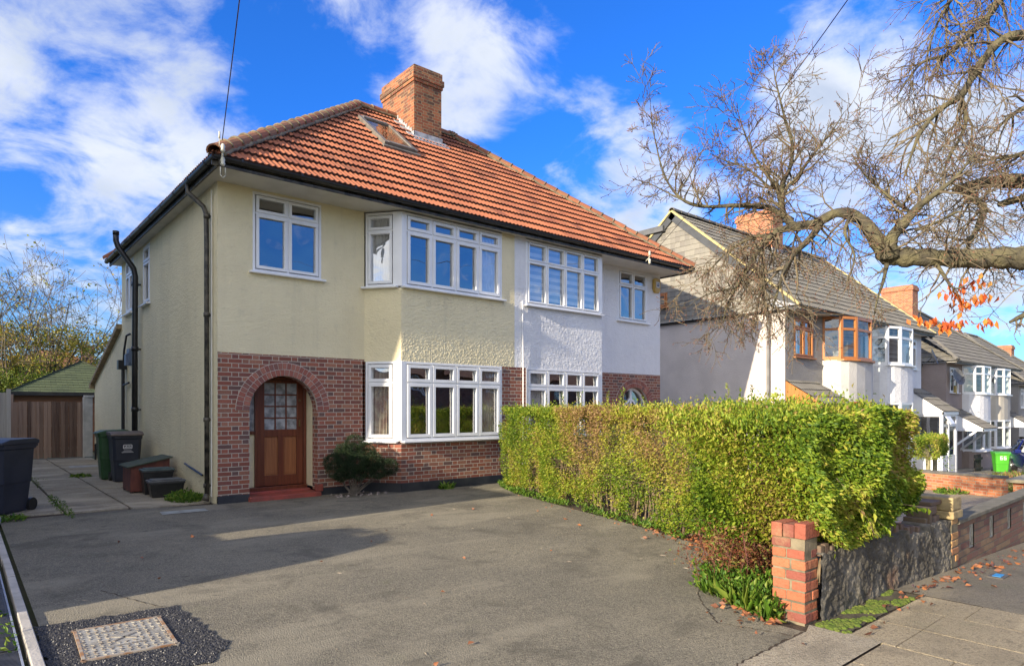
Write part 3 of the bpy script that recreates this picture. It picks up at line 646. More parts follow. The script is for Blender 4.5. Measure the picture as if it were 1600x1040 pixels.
    for z0, z1 in ((.96, 2.46), (3.87, 5.27)):
        m = M(); m.prism([(2.985, -.485), (3.1, -.615), (3.18, -.612), (3.18, -.53), (3.04, -.44)], (0, 0, 0), X_, Y_, Z_, z0, z1)
        m.build('corner_post', MAT_UPVC, P, bevel=.004); m = M(); m.prism([(8.7, -.612), (8.62, -.612), (8.62, -.53), (8.8, -.46)], (0, 0, 0), X_, Y_, Z_, z0, z1); m.build('corner_post', MAT_UPVC, P, bevel=.004)
    blind = None
    bm_, t = newmat('zebra_blind'); v = nd(t, 'ShaderNodeSeparateXYZ', {0: pos(t)}).outputs[2]
    f = mth(t, 'GREATER_THAN', mth(t, 'MODULO', v, .16), .08); finish(t, mixc(t, f, (.62, .62, .60), (.30, .32, .33)), .8)
    window(P, (6.23, -.6), X_, 2.40, 3.84, 5.27, 4, .46, n1=.01, blind=(.05, 2.35, 4.0, bm_), sash=.035)
    window(P, (6.23, -.6), X_, 2.40, .96, 2.46, 4, .42, n1=.01, sash=.055, curtain=[(.05, .7, MAT_CURT)])
    window(P, (8.73, -.55), (.45, .6, 0), .60, .96, 2.46, 1, .40, n1=.01)
    window(P, (10.01, 0), X_, 1.22, 3.9, 5.26, 2, .40, sash=.04)
    window(P, (0, 7.65), (0, -1, 0), .95, 3.92, 5.26, 2, .38); window(P, (0, 5.65), (0, -1, 0), .72, 3.92, 5.26, 1, .38)
    # party-line white strip and thin wire conduit
    m = M(); m.tube([(6.12, -.63, .3), (6.12, -.63, 2.5), (6.1, -.64, 3.3), (6.1, -.63, 3.9)], .014, 6); m.build('cable', MAT_WHITE, P)
    # interior slabs keep the rooms dark
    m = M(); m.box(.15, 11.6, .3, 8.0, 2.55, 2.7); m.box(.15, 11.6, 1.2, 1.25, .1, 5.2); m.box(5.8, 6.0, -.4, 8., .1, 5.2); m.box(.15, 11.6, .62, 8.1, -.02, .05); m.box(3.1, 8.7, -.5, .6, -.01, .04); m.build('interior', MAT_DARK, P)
    # --- soffit, gutters
    m = M(); m.box(XL + .03, XR - .03, YF + .03, YB - .03, EZ, EZ + .02); m.build('soffit', MAT_SOFFIT, P)
    G = GZ0 - .02
    gutter(P, (XL - .05, YF - .03, G), (XR + .05, YF - .03, G), (0, -1, 0), clips=.95); gutter(P, (XL - .03, YB, G), (XL - .03, YF - .06, G), (-1, 0, 0), clips=.95); gutter(P, (XR + .03, YF, G), (XR + .03, YB, G), (1, 0, 0))
    # --- roof
    a = (4.45, YM, RZ); b = (7.35, YM, RZ); c1, c2, c3, c4 = (XL, YF, GZ0), (XR, YF, GZ0), (XR, YB, GZ0), (XL, YB, GZ0)
    slopes = [(c1, c2, b, a), (c2, c3, b, None), (c3, c4, a, b), (c4, c1, a, None)]
    under = M()
    for s in slopes:
        p = [Vector(x) - Z_ * .03 for x in s if x]; under.quad(*p)
    under.build('roof_underlay', MAT_DARK, P)
    rf = None
    for i, (p, q, e, f) in enumerate(slopes):
        p, q, e = Vector(p), Vector(q), Vector(e); U = (q - p).normalized(); nrm = U.cross((f and Vector(f) or e) - p).normalized(); V = nrm.cross(U); H = (e - p).dot(V)
        top = Vector(f) if f else e
        n1_ = Z_.cross(top - p); n1_ = -n1_ if n1_.dot(U) > 0 else n1_; n2_ = Z_.cross(e - q); n2_ = -n2_ if n2_.dot(U) < 0 else n2_
        o = tiles('roof', P, MAT_TILE, p - U * .03 - V * .02, U, V, (q - p).length + .1, H, .385, .30, 3, .024, .05, [(p, n1_), (q, n2_), (e, V)], seed=i)
    hips = [(c1, a), (c2, b), (c3, b), (c4, a)]
    for i, (p, q) in enumerate(hips): ridge('hip_tiles', P, MAT_RIDGE, Vector(p) + Z_ * .03, Vector(q) + Z_ * .03, .125, .36, i, i in (0, 1))
    ridge('ridge_tiles', P, MAT_RIDGE, Vector(a) + Z_ * .03, Vector(b) + Z_ * .03, .125, .4, 9)
    # --- chimney
    m = M(); X0, X1, Y0, Y1 = 5.52, 6.35, 2.85, 4.45
    m.box(X0, X1, Y0, Y1, 8.1, 9.83); m.box(X0 - .03, X1 + .03, Y0 - .03, Y1 + .03, 9.83, 9.91); m.box(X0 - .055, X1 + .055, Y0 - .055, Y1 + .055, 9.91, 10.06); m.box(X0 - .02, X1 + .02, Y0 - .02, Y1 + .02, 10.06, 10.24)
    ch = m.build('chimney', MAT_BRICKC, P, bevel=.006)
    m = M(); m.prism([(X0 + .02, Y0 + .02), (X1 - .02, Y0 + .02), (X1 - .02, Y1 - .02), (X0 + .02, Y1 - .02)], (0, 0, 0), X_, Y_, Z_, 10.24, 10.27); m.build('flaunching', MAT_MORTAR, ch)
    k = (RZ - GZ0) / (YM - YF); sz_ = lambda y: GZ0 + (y - YF) * k; m = M()
    m.box(X0 - .02, X1 + .02, Y0 - .02, Y0, sz_(Y0) - .2, sz_(Y0) + .17); m.prism([(Y0 - .22, sz_(Y0 - .22) + .045), (Y0, sz_(Y0) + .05), (Y0, sz_(Y0) + .075), (Y0 - .22, sz_(Y0 - .22) + .065)], (X0 - .12, 0, 0), Y_, Z_, X_, 0, X1 - X0 + .24)
    i = 0; y = Y0
    while y < YM:
        z = sz_(y); m.box(X0 - .016 - .001 * (i % 2), X0, y - .02, y + .13, z - .1, z + .17 + .02 * (i % 2)); m.box(X1, X1 + .016, y, y + .12, z - .1, z + .17); y += .11; i += 1
    m.prism([(Y0 - .1, sz_(Y0 - .1) + .04), (YM, RZ + .04), (YM, RZ + .06), (Y0 - .1, sz_(Y0 - .1) + .06)], (X0 - .17, 0, 0), Y_, Z_, X_, 0, .17)
    m.build('flashing', MAT_LEAD, ch)
    # --- roof window
    V = Vector((0, YM - YF, RZ - GZ0)).normalized(); N = X_.cross(V); A = Vector((3.92, YF, GZ0)) + V * ((1.55 - YF) / V.y); w, h = .86, 1.62
    m = M(); bx = lambda a, b, c, d_, e, f: m.fr(A, X_, V, N, a, b, c, d_, e, f)
    bx(0, .1, 0, h, -.02, .13); bx(w - .1, w, 0, h, -.02, .13); bx(.1, w - .1, 0, .12, -.02, .14); bx(.1, w - .1, h - .1, h, -.02, .15); bx(-.05, w + .05, -.1, 0, .0, .075)
    sk = m.build('skylight', plain('skylight_frame', (.13, .115, .10), (.20, .18, .15), 5, .45), P, bevel=.008)
    m = M(); m.quad(*[A + X_ * x + V * v + N * .11 for x, v in ((.1, .12), (w - .1, .12), (w - .1, h - .1), (.1, h - .1))]); m.build('pane', glass_mat('skylight_glass', .38, (.8, .75, .7)), sk)
    m = M(); m.quad(*[A + X_ * x + V * v + N * .06 for x, v in ((.1, .12), (w - .1, .12), (w - .1, h * .62), (.1, h * .8))]); m.build('blind', wood_mat('roof_window_blind', (.34, .14, .06), (.22, .09, .04), (18., 1., 1.)), sk)
    # --- pipes on the side wall
    m = M(); x = -.075
    m.tube([(XL - .03, .62, G - .03), (XL - .03, .60, G - .18), (x - .02, .44, G - .42), (x, .37, G - .55), (x, .34, 4.4), (x, .32, .1)], .04, 10)
    for z in (4.75, 3.1, 1.35, .25): m.tube([(x, .335, z), (x, .335, z + .07)], .052, 10); m.box(-.07, 0, .30, .37, z + .02, z + .05)
    m.tube([(x, .32, .14), (x - .03, .30, .04)], [.045, .06], 10)
    m.build('downpipe', MAT_BLACKW, P, smooth=True)
    m = M(); m.tube([(-.03, .22, 5.2), (-.028, .22, 3.), (-.03, .22, .1)], .012, 5); m.build('cable', MAT_SOFFIT, P)
    m = M(); x = -.12
    m.tube([(x, 5.92, .05), (x, 5.9, 3.), (x, 5.85, 4.62), (x - .03, 5.86, 4.80), (x - .32, 6.0, 5.28), (x - .36, 6.02, 5.42), (x - .36, 6.02, 5.58)], .062, 12)
    for z in (1.5, 2.9, 4.4): m.tube([(x, 5.89, z), (x, 5.89, z + .1)], .075, 12); m.box(-.1, 0, 5.85, 5.93, z + .03, z + .06)
    m.tube([(x - .36, 6.02, 5.56), (x - .36, 6.02, 5.64)], .07, 10, cap=True)
    m.build('soil_pipe', MAT_BLACK, P, smooth=True)
    m = M(); m.tube([(-.08, 7.55, 0.2), (-.08, 7.55, 2.55)], .04, 8); m.box(-.2, -.01, 7.45, 7.65, 2.55, 2.78); m.tube([(-.08, 7.5, 2.7), (-.1, 7.3, 3.0), (-.1, 7.0, 3.35), (-.02, 6.95, 3.4)], .025, 8); m.tube([(-.05, 7.0, 2.2), (-.08, 7.5, 2.15)], .025, 8)
    m.build('waste_pipe', MAT_BLACK, P); m = M(); m.tube([(-.14, 11.4, .06), (-.14, 11.4, .5), (-.05, 11.3, .62)], .03, 8)
    m.build('waste_pipe', MAT_BLACK, P)
    m = M(); m.box(-.14, 0, 6.45, 6.75, 2.65, 3.0); m.prism([(-.0, 3.0), (-.2, 2.86), (-.2, 2.6), (0, 2.6)], (0, 6.5, 0), X_, Z_, Y_, 0, .2); m.build('vent_cowl', plain('blue_grey_cowl', (.15, .2, .3), None, 4, .5), P)
    m = M(); m.tube([(-.03, .75, .42), (-.05, 1.5, .52), (-.03, 1.9, .55)], .018, 6); m.build('overflow_pipe', MAT_BLACK, P)
    # verge board of the rear extension
    m = M(); m.prism([(8.2, 3.63), (12.75, 2.27), (12.75, 2.35), (8.2, 3.76)], (-.12, 0, 0), Y_, Z_, X_, 0, .16); m.box(-.13, .06, 12.6, 12.8, 2.18, 2.32); m.build('verge', plain('verge_tile', (.36, .27, .16), (.22, .17, .10), 8, .9), P)
    # insulator brackets and alarm box
    for x, y in ((-.22, -1.0), (10.0, -1.0)):
        m = M(); z = 5.38; m.tube([(x, y + .1, z - .1), (x, y - .02, z - .02), (x, y - .02, z + .1)], .014, 6)
        for dz in (-.12, .08): m.tube([(x, y - .03, z + dz - .06), (x, y - .03, z + dz - .03), (x, y - .03, z + dz), (x, y - .03, z + dz + .03), (x, y - .03, z + dz + .07)], [.022, .035, .026, .036, .018], 10)
        if x < 1:
            for s_ in (-.035, .035): m.tube([(x + s_, y - .03, z - .2), (x + s_, y - .03, z - .32)], .008, 6)
            m.tube([(x - .035, y - .03, z - .32), (x, y - .03, z - .36), (x + .035, y - .03, z - .32)], .008, 6); m.tube([(x - .05, y - .03, z + .22), (x - .05, y - .03, z + .32)], .014, 6); m.tube([(x - .05, y - .03, z + .1), (x - .05, y - .03, z + .22)], .006, 6)
        m.build('cable_bracket', plain('porcelain', (.62, .60, .50), (.45, .43, .32), 9, .3), P, smooth=True)
    m = M(); m.prism([(-.08, -.2), (.08, -.2), (.14, -.1), (.14, .16), (.08, .2), (-.08, .2), (-.14, .16), (-.14, -.1)], (11.58, 0, 4.98), X_, Z_, Y_, -.09, 0); ab = m.build('alarm_box', plain('yellow_box', (.55, .36, .08), (.45, .28, .06), 5, .5), P, bevel=.02)
    m = M(); m.prism([(-.07, -.08), (.07, -.08), (.07, .08), (-.07, .08)], (11.58, 0, 5.0), X_, Z_, Y_, -.1, -.085); m.build('label_plate', plain('pale_plate', (.7, .7, .68), None, 5, .5), ab)
    m = M(); m.fr((11.58, -.102, 5.0), X_, Z_, Y_, -.035, .035, .025, .04, -.002, .004); m.fr((11.58, -.102, 5.0), X_, Z_, Y_, -.04, .04, -.04, .0, -.002, .004); m.build('emblem', plain('dark_print', (.05, .06, .12), None, 5, .5), ab)
house_main()

# ================================================================== OTHER PAIRS DOWN THE STREET
def bow(cx, half, prot, n=10):
    """plan points of a bow from (cx-half, 0) to (cx+half, 0): flattish front, round ends"""
    return [(cx - half * math.copysign(abs(math.cos(a)) ** .75, math.cos(a)), -prot * math.sin(a) ** .8) for a in [math.pi * i / n for i in range(n + 1)]]
MAT_GLASSB = glass_mat('bow_window_glass', .15, (.8, .85, .85))
def bow_window(P, pts, y0, z0, z1, mat, toph, glass=MAT_GLASSB):
    f = M(); g = M()
    for i, ((a, b), (c, d_)) in enumerate(zip(pts, pts[1:])):
        O = Vector((a, y0 + b, 0)); U = Vector((c - a, d_ - b, 0)); w = U.length; U.normalize(); N = U.cross(Z_)
        for q in ((0, w, z0, z0 + .09), (0, w, z1 - .09, z1), (0, w, z1 - toph - .04, z1 - toph + .04)): f.fr(O, U, Z_, N, q[0], q[1], q[2], q[3], -.05, .02)
        if w > .25:
            s_ = .07 if i % 1 == 0 else .04
            f.fr(O, U, Z_, N, 0, s_, z0, z1, -.05, .024); f.fr(O, U, Z_, N, w - s_, w, z0, z1, -.05, .024)
        else: f.fr(O, U, Z_, N, 0, w, z0, z1, -.05, .015)
        g.quad(O + Z_ * z0 - N * .03, O + U * w + Z_ * z0 - N * .03, O + U * w + Z_ * z1 - N * .03, O + Z_ * z1 - N * .03)
    o = f.build('bow_window', mat, P); g.build('pane', glass, o)
    s = M(); q = [(a, y0 + b * 1.1 - .05) for a, b in pts]; s.prism(q, (0, 0, 0), X_, Y_, Z_, z0 - .05, z0); s.build('sill', mat, o)
    m = M(); q = [(a * .5 + (pts[0][0] + pts[-1][0]) * .25, y0 + b * .55 + .05) for a, b in pts]
    for (a, b), (c, d_) in zip(q, q[1:]): m.quad((a, b, z0), (c, d_, z0), (c, d_, z1), (a, b, z1))
    m.build('blind', wood_mat('slatted_blind', (.34, .33, .31), (.06, .055, .05), (.3, .3, 22.)), o)
def bow_wall(P, pts, y0, z0, z1, mat, label=None):
    m = M()
    fine = pts
    for (a, b), (c, d_) in zip(fine, fine[1:]): m.quad((a, y0 + b, z0), (c, y0 + d_, z0), (c, y0 + d_, z1), (a, y0 + b, z1))
    m.quad(*[(a, y0 + b, z1) for a, b in fine]); m.quad(*[(a, y0 + b, z0) for a, b in fine[::-1]])
    o = m.build('bay_wall', mat, P, smooth=True)
    if label: o['label'] = label
    return o
def canopy(P, x0, x1, y0, z, prot, rise, side_mat, open_front=True, walls=None, label=None):
    """lean-to tiled canopy; walls = white glazed porch below"""
    V = Vector((0, prot, rise)).normalized(); sl = math.hypot(prot, rise)
    o = tiles('canopy_roof', P, MAT_GTILE, (x0 - .05, y0 - prot, z), X_, V, x1 - x0 + .1, sl, .42, .3, 2, .02, .03, [((x1 + .06, 0, 0), X_), ((0, y0, 0), Y_)])
    m = M(); m.prism([(y0 - prot, z - .12), (y0, z - .12), (y0, z + rise), (y0 - prot, z)], (x0, 0, 0), Y_, Z_, X_, 0, .04); m.prism([(y0 - prot, z - .12), (y0, z - .12), (y0, z + rise), (y0 - prot, z)], (x1 - .04, 0, 0), Y_, Z_, X_, 0, .04)
    m.box(x0, x1, y0 - prot, y0 - prot + .05, z - .13, z - .01); m.box(x0 + .04, x1 - .04, y0 - prot + .05, y0, z - .13, z - .11)
    m.build('canopy_cheek', side_mat, P)
def neighbour(P, x0, y0, z0, W_=11.8, D=8.2, mats=(MAT_GREYR, MAT_WHITE), side_mat=MAT_WHITE, gables=(True, True), samples=3, frames=(MAT_UPVC, MAT_UPVC), win=True, tw=.3, rf=MAT_GTILE, front_ground=True, chim=True, eave=5.3):
    e = z0 + eave; xr = x0 + W_; ym = y0 + D / 2; rz = e + (D / 2 + .5) * .85; mid = (x0 + xr) / 2
    m = M(); m.quad((x0, y0 + D, z0 - .8), (x0, y0, z0 - .8), (x0, y0, e), (x0, y0 + D, e)); m.quad((x0, y0 + D, e), (xr, y0 + D, e), (xr, y0 + D, z0 - .8), (x0, y0 + D, z0 - .8))
    m.build('side_wall', side_mat, P)
    h = [(.55, 1.9, z0 + 3.85, z0 + 5.1)]
    m = M(); wall(m, (x0, y0, 0), X_, W_ / 2, z0 - .8, e, h + ([(.35, 1.5, z0, z0 + 2.1)] if front_ground else [])); m.build('front_wall', mats[0], P)
    m = M(); wall(m, (mid, y0, 0), X_, W_ / 2, z0 - .8, e, [(W_ / 2 - 1.9, W_ / 2 - .55, z0 + 3.85, z0 + 5.1)]); m.quad((xr, y0, z0 - .8), (xr, y0 + D, z0 - .8), (xr, y0 + D, e), (xr, y0, e)); m.build('front_wall', mats[1], P)
    if win:
        window(P, (x0 + .55, y0), X_, 1.35, z0 + 3.85, z0 + 5.1, 2, .32, mat=frames[0], curtain=[(.05, .5, MAT_CURT)]); window(P, (xr - 1.9, y0), X_, 1.35, z0 + 3.85, z0 + 5.1, 2, .32, mat=frames[1])
    m = M(); m.box(x0 - .12, xr + .12, y0 - .48, y0 + D + .4, e, e + .02); m.build('soffit', MAT_SOFFIT, P)
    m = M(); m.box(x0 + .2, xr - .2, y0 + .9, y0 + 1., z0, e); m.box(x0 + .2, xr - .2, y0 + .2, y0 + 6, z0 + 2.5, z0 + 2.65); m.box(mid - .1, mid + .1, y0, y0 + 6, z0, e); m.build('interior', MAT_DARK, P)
    gutter(P, (x0 - .15, y0 - .52, e + .07), (xr + .15, y0 - .52, e + .07), (0, -1, 0), clips=2.)
    L, Rr, F, Bk = x0 - .12, xr + .12, y0 - .5, y0 + D + .5; hipx = ym - F
    a = Vector((L if gables[0] else L + hipx, ym, rz)); b = Vector((Rr if gables[1] else Rr - hipx, ym, rz)); c1, c2 = Vector((L, F, e + .06)), Vector((Rr, F, e + .06)); c3, c4 = Vector((Rr, Bk, e + .06)), Vector((L, Bk, e + .06))
    V = (Vector((0, ym - F, rz - e - .06))).normalized(); sl = Vector((0, ym - F, rz - e - .06)).length
    clip = [((Rr, 0, 0), X_)]
    if not gables[0]: clip.append((c1, Vector((-1, 1, 0))))
    if not gables[1]: clip = [(c2, Vector((1, 1, 0)))]
    tiles('roof', P, rf, c1, X_, V, Rr - L, sl, .38, tw, 2, .022, .035, clip, samples)
    m = M(); m.quad(c3 - Z_ * .02, c4 - Z_ * .02, a - Z_ * .02, b - Z_ * .02); m.quad(c1 - Z_ * .03, c2 - Z_ * .03, b - Z_ * .03, a - Z_ * .03); m.build('rear_roof', rf, P)
    ridge('ridge_tiles', P, rf, a + Z_ * .02, b + Z_ * .02, .12, .45, 1, False)
    for gi, (g_, x, s_) in enumerate(((gables[0], x0, -1), (gables[1], xr, 1))):
        if g_:
            m = M(); pts = [(y0 - .02, e), (y0 + D, e), (ym, rz - .1)]; m.prism(pts, (x, 0, 0), Y_, Z_, X_, 0, .02 * s_); m.build('gable', MAT_SLATE, P)
            V2 = Z_; U2 = Vector((0, -s_, 0)) * -1 if False else Vector((0, 1, 0)); 
            tiles('gable_tiles', P, MAT_SLATE, (x + .06 * s_, F + .3 if s_ > 0 else Bk - .3, e - .02), Vector((0, s_, 0)), Z_, Bk - F, rz - e - .1, .19, .2, 1, 0, .02, [((x, F, e + .0), Vector((0, -(rz - e), ym - F))), ((x, Bk, e), Vector((0, (rz - e), ym - F)))], samples)
            m = M()
            for yy, zz_ in ((F, e + .06), (Bk, e + .06)):
                p = Vector((x + s_ * .1, yy, zz_)); q = Vector((x + s_ * .1, ym, rz)); dd = (q - p).normalized(); up = X_.cross(dd); up = up if up.z > 0 else -up
                m.fr(p, dd, X_, up, 0, (q - p).length, -.08 if s_ < 0 else -.04, .04 if s_ < 0 else .08, .0, .07)
            m.build('verge', plain('mossy_verge', (.55, .46, .20), (.38, .32, .16), 6, .9), P)
            m = M()
            for yy, zz_ in ((F, e + .06), (Bk, e + .06)):
                p = Vector((x + s_ * .12, yy, zz_)); q = Vector((x + s_ * .12, ym, rz)); dd = (q - p).normalized(); up = X_.cross(dd); up = up if up.z > 0 else -up
                m.fr(p, dd, X_, up, 0, (q - p).length, -.02, .02, -.24, -.0)
            m.build('bargeboard', plain('dark_bargeboard', (.07, .075, .08), None, 4, .5), P)
            gutter(P, (x + s_ * .1, F + .3, e), (x + s_ * .1, Bk - .3, e), (s_, 0, 0), clips=3., fascia=.1)
        else:
            p, q, top = (c4, c1, a) if gi == 0 else (c2, c3, b)
            U = (q - p).normalized(); nn = U.cross(top - p).normalized(); V3 = nn.cross(U); V3 = V3 if V3.z > 0 else -V3
            m = M(); m.quad(p - Z_ * .02, q - Z_ * .02, top - Z_ * .02); m.build('roof_underlay', MAT_DARK, P)
            tiles('roof', P, rf, p, U, V3, (q - p).length, (top - p).dot(V3), .38, tw, 2, .022, .035, [(p, Z_.cross(top - p) if Z_.cross(top - p).dot(U) < 0 else -Z_.cross(top - p)), (q, Z_.cross(top - q) if Z_.cross(top - q).dot(U) > 0 else -Z_.cross(top - q))], samples)
            for cc in (p, q): ridge('hip_tiles', P, rf, cc + Z_ * .02, top + Z_ * .02, .12, .4, 3, False)
    if chim: neighbour_chimney(P, mid, ym, rz)
    return e, rz, ym, mid, xr
def neighbour_chimney(P, cx, cy, rz, w=.42, d_=.8, up=1.08):
    m = M(); m.box(cx - w, cx + w, cy - d_, cy + d_, rz - 1.1, rz + up - .3); m.box(cx - w - .05, cx + w + .05, cy - d_ - .05, cy + d_ + .05, rz + up - .3, rz + up - .1); m.box(cx - w, cx + w, cy - d_, cy + d_, rz + up - .1, rz + up)
    o = m.build('chimney', MAT_BRICKO, P)
    m = M(); m.box(cx - w - .02, cx + w + .02, cy - d_ - .02, cy + d_ + .02, rz - 1.0, rz - .5); m.build('flashing', MAT_LEAD, o)
# --- second pair: slate-hung gable, wooden framed and white framed bow windows
H2 = thing('semi_detached_house', 'second pair down the street, grey slate-hung gable end, one half with brown wooden window frames', 'house', (16.2, -1.4, -.65), 'semi-detached pairs down the street')
def house_two():
    P = H2; x0, y0, z0 = 16.2, -1.4, -.65
    e, rz, ym, mid, xr = neighbour(P, x0, y0, z0, mats=(MAT_GREYR, MAT_WHITE), side_mat=plain('offwhite_render', (.62, .565, .52), (.55, .50, .46), 1.5, .9, .015, 30.), frames=(MAT_OAK, MAT_UPVC), eave=5.28)
    ca = bow(20.2, 1.45, .78); cb = bow(24.1, 1.45, .78)
    bow_wall(P, ca, y0, z0 + 2.45, z0 + 3.82, plain('pale_render', (.60, .58, .54), (.53, .51, .47), 1.5, .9, .015, 30.)); bow_wall(P, cb, y0, z0 + 2.45, z0 + 3.82, MAT_WHITE)
    bow_wall(P, ca, y0, z0 - .4, z0 + .95, MAT_GREYR); bow_wall(P, cb, y0, z0 - .4, z0 + .95, MAT_WHITE)
    pa = bow(20.2, 1.45, .78, 5); pb = bow(24.1, 1.45, .78, 5)
    bow_window(P, pa, y0, z0 + 3.85, z0 + 5.27, MAT_OAK, .42); bow_window(P, pb, y0, z0 + 3.85, z0 + 5.27, MAT_UPVC, .42)
    bow_window(P, pa, y0, z0 + .98, z0 + 2.45, MAT_OAK, .42); bow_window(P, pb, y0, z0 + .98, z0 + 2.45, MAT_UPVC, .42)
    m = M(); m.tube([(15.95, y0 + .5, e), (16.1, y0 + .5, e - .3), (16.1, y0 + .5, z0)], .05, 8); m.build('downpipe', plain('grey_pipe', (.18, .18, .18), None, 4, .5), P)
    canopy(P, 16.25, 18.3, y0, z0 + 2.35, 1.15, .72, MAT_OAK)
    canopy(P, 26.2, 28.1, y0, z0 + 2.1, 1.35, .95, MAT_UPVC)
    m = M(); yy = y0 - 1.3     # white glazed porch
    for a, b in ((26.25, 26.4), (27.9, 28.05), (27.0, 27.1)): m.box(a, b, yy, yy + .1, z0 - .5, z0 + 2.0)
    m.box(26.4, 27.9, yy + .01, yy + .08, z0 + 1.5, z0 + 1.6); m.box(26.4, 27.9, yy + .01, yy + .08, z0 - .5, z0 + .35); m.box(26.4, 27.9, yy + .01, yy + .08, z0 + 1.9, z0 + 2.); m.box(26.25, 26.33, yy + .1, y0, z0 - .5, z0 + .3); m.box(26.25, 26.33, yy + .1, y0, z0 + 1.9, z0 + 2.)
    o = m.build('porch', MAT_UPVC, P)
    m = M(); m.quad((26.4, yy + .05, z0 + .3), (27.9, yy + .05, z0 + .3), (27.9, yy + .05, z0 + 1.9), (26.4, yy + .05, z0 + 1.9)); m.quad((26.3, yy + .1, z0 + .3), (26.3, yy + .1, z0 + 1.9), (26.3, y0, z0 + 1.9), (26.3, y0, z0 + .3)); m.build('pane', MAT_GLASSD, o)
    m = M(); m.fr((26.5, yy - .02, z0 + 1.9), X_, u2((0, -.6, -1)), u2((0, -1, .6)), 0, .5, 0, .35, 0, .03); m.build('window_vent', MAT_UPVC, o)
    # loft window in the gable and flat roof dormer behind
    m = M(); m.box(15.98, 16.1, 1.75, 2.45, 5.85, 6.75) if False else None
    window(P, (x0 - .1, 3.35), (0, -1, 0), .42, 5.2, 5.72, 1, 0, mat=MAT_OAK)
    m = M(); m.box(16.2, 27, 3.2, 6.7, rz - 2.6, rz - .62); dmr = m.build('dormer', MAT_SLATE, P)
    m = M(); m.box(15.95, 27.2, 3.0, 6.95, rz - .62, rz - .42); m.build('dormer_roof', plain('flat_roof_felt', (.08, .085, .09), (.13, .13, .13), 2, .5), dmr)
    m = M(); m.prism([(y0 - .5, e + .06), (y0 + .35, e + .06), (y0 + .35, e + .35)], (15.98, 0, 0), Y_, Z_, X_, 0, .5); m.build('lead_corner', MAT_LEAD, P)
house_two()
def dish(P, c, aim, r=.3):
    aim = u2(aim); a = aim.orthogonal().normalized(); b = aim.cross(a); c = Vector(c); m = M(); n = 16; k = len(m.v)
    for ring in range(4):
        q = ring / 3
        for j in range(n): an = 2 * math.pi * j / n; m.v.append(tuple(c + aim * (.09 * q * q) + (a * math.cos(an) + b * math.sin(an)) * r * max(q, .02)))
    for ring in range(3):
        for j in range(n): m.f.append((ring * n + j, ring * n + (j + 1) % n, (ring + 1) * n + (j + 1) % n, (ring + 1) * n + j)); m.r.append(0); m.mi.append(0)
    m.tube([c - aim * .02, c - aim * .15 - Z_ * .1, c - aim * .3 - Z_ * .12], .02, 6); m.tube([c - Z_ * r * .8, c + aim * .3 - Z_ * .1], .01, 5); m.tube([c + aim * .27 - Z_ * .1, c + aim * .34 - Z_ * .1], .03, 8)
    m.build('satellite_dish', plain('dish_grey', (.09, .09, .09), (.14, .14, .14), 5, .5), P, smooth=True)
dish(H2, (28.25, -1.75, 3.75), (.2, -1, .35), .36)
# --- third pair
H3 = thing('semi_detached_house', 'third pair down the street, brown rendered side wall, satellite dish and white porch canopy', 'house', (33.3, -.8, -1.5), 'semi-detached pairs down the street')
def house_n(P, x0, y0, z0, m1, m2, side):
    e, rz, ym, mid, xr = neighbour(P, x0, y0, z0, mats=(m1, m2), side_mat=side, gables=(False, False), samples=2, tw=.42, chim=False)
    for c, ma, mb in ((x0 + 3.9, MAT_WHITE, m1), (x0 + 7.7, plain('stone_render', (.50, .47, .40), (.44, .41, .35), 2, .9), MAT_GREYR)):
        q = bow(c, 1.45, .75); q5 = bow(c, 1.45, .75, 5); bow_wall(P, q, y0, z0 + 2.45, z0 + 3.8, ma); bow_wall(P, q, y0, z0 - .6, z0 + .9, mb)
        bow_window(P, q5, y0, z0 + 3.82, z0 + 5.25, MAT_UPVC, .42); bow_window(P, q5, y0, z0 + .92, z0 + 2.45, MAT_UPVC, .42)
    m = M(); m.tube([(x0 - .1, y0 + 1.0, e), (x0 - .06, y0 + 1.1, e - .3), (x0 - .06, y0 + 1.1, z0)], .05, 8); m.build('downpipe', MAT_BLACK, P)
    return e, rz, ym, mid, xr
e3 = house_n(H3, 33.3, -.8, -1.5, MAT_TAUPE, MAT_GREYR, MAT_TAUPE)
canopy(H3, 33.4, 35.6, -.8, .62, 1.5, .9, MAT_UPVC); canopy(H3, 42.9, 45.0, -.8, .62, 1.3, .8, MAT_UPVC)
for x in (33.5, 35.5): m = M(); m.fr((x, -.8, -.5), u2((0, -1, .85)), X_, Z_, 0, 1.6, -.05, .05, -.06, .06); m.build('canopy_brace', MAT_UPVC, H3)
dish(H3, (33.9, -1.1, 3.1), (-.3, -1, .3), .42)
neighbour_chimney(H3, 37.2, 2.6, 6.9, up=1.5); neighbour_chimney(H3, 45.0, 2.6, 5.5, up=1.0)
m = M(); m.box(34.4, 34.6, -.9, -.8, 2.3, 2.7); m.build('alarm_box', plain('yellow_box2', (.5, .36, .1), None, 4, .5), H3)
# --- fourth pair and one more, mostly beyond the frame
H4 = thing('semi_detached_house', 'fourth pair down the street, its far end cut off by the right edge', 'house', (48.3, -.5, -2.3), 'semi-detached pairs down the street')
e4 = house_n(H4, 48.3, -.5, -2.25, MAT_GREYR, MAT_WHITE, MAT_GREYR); canopy(H4, 48.4, 50.6, -.5, -.1, 1.5, .9, MAT_UPVC)
neighbour_chimney(H4, 57.6, 2.6, 6.0, up=.35)
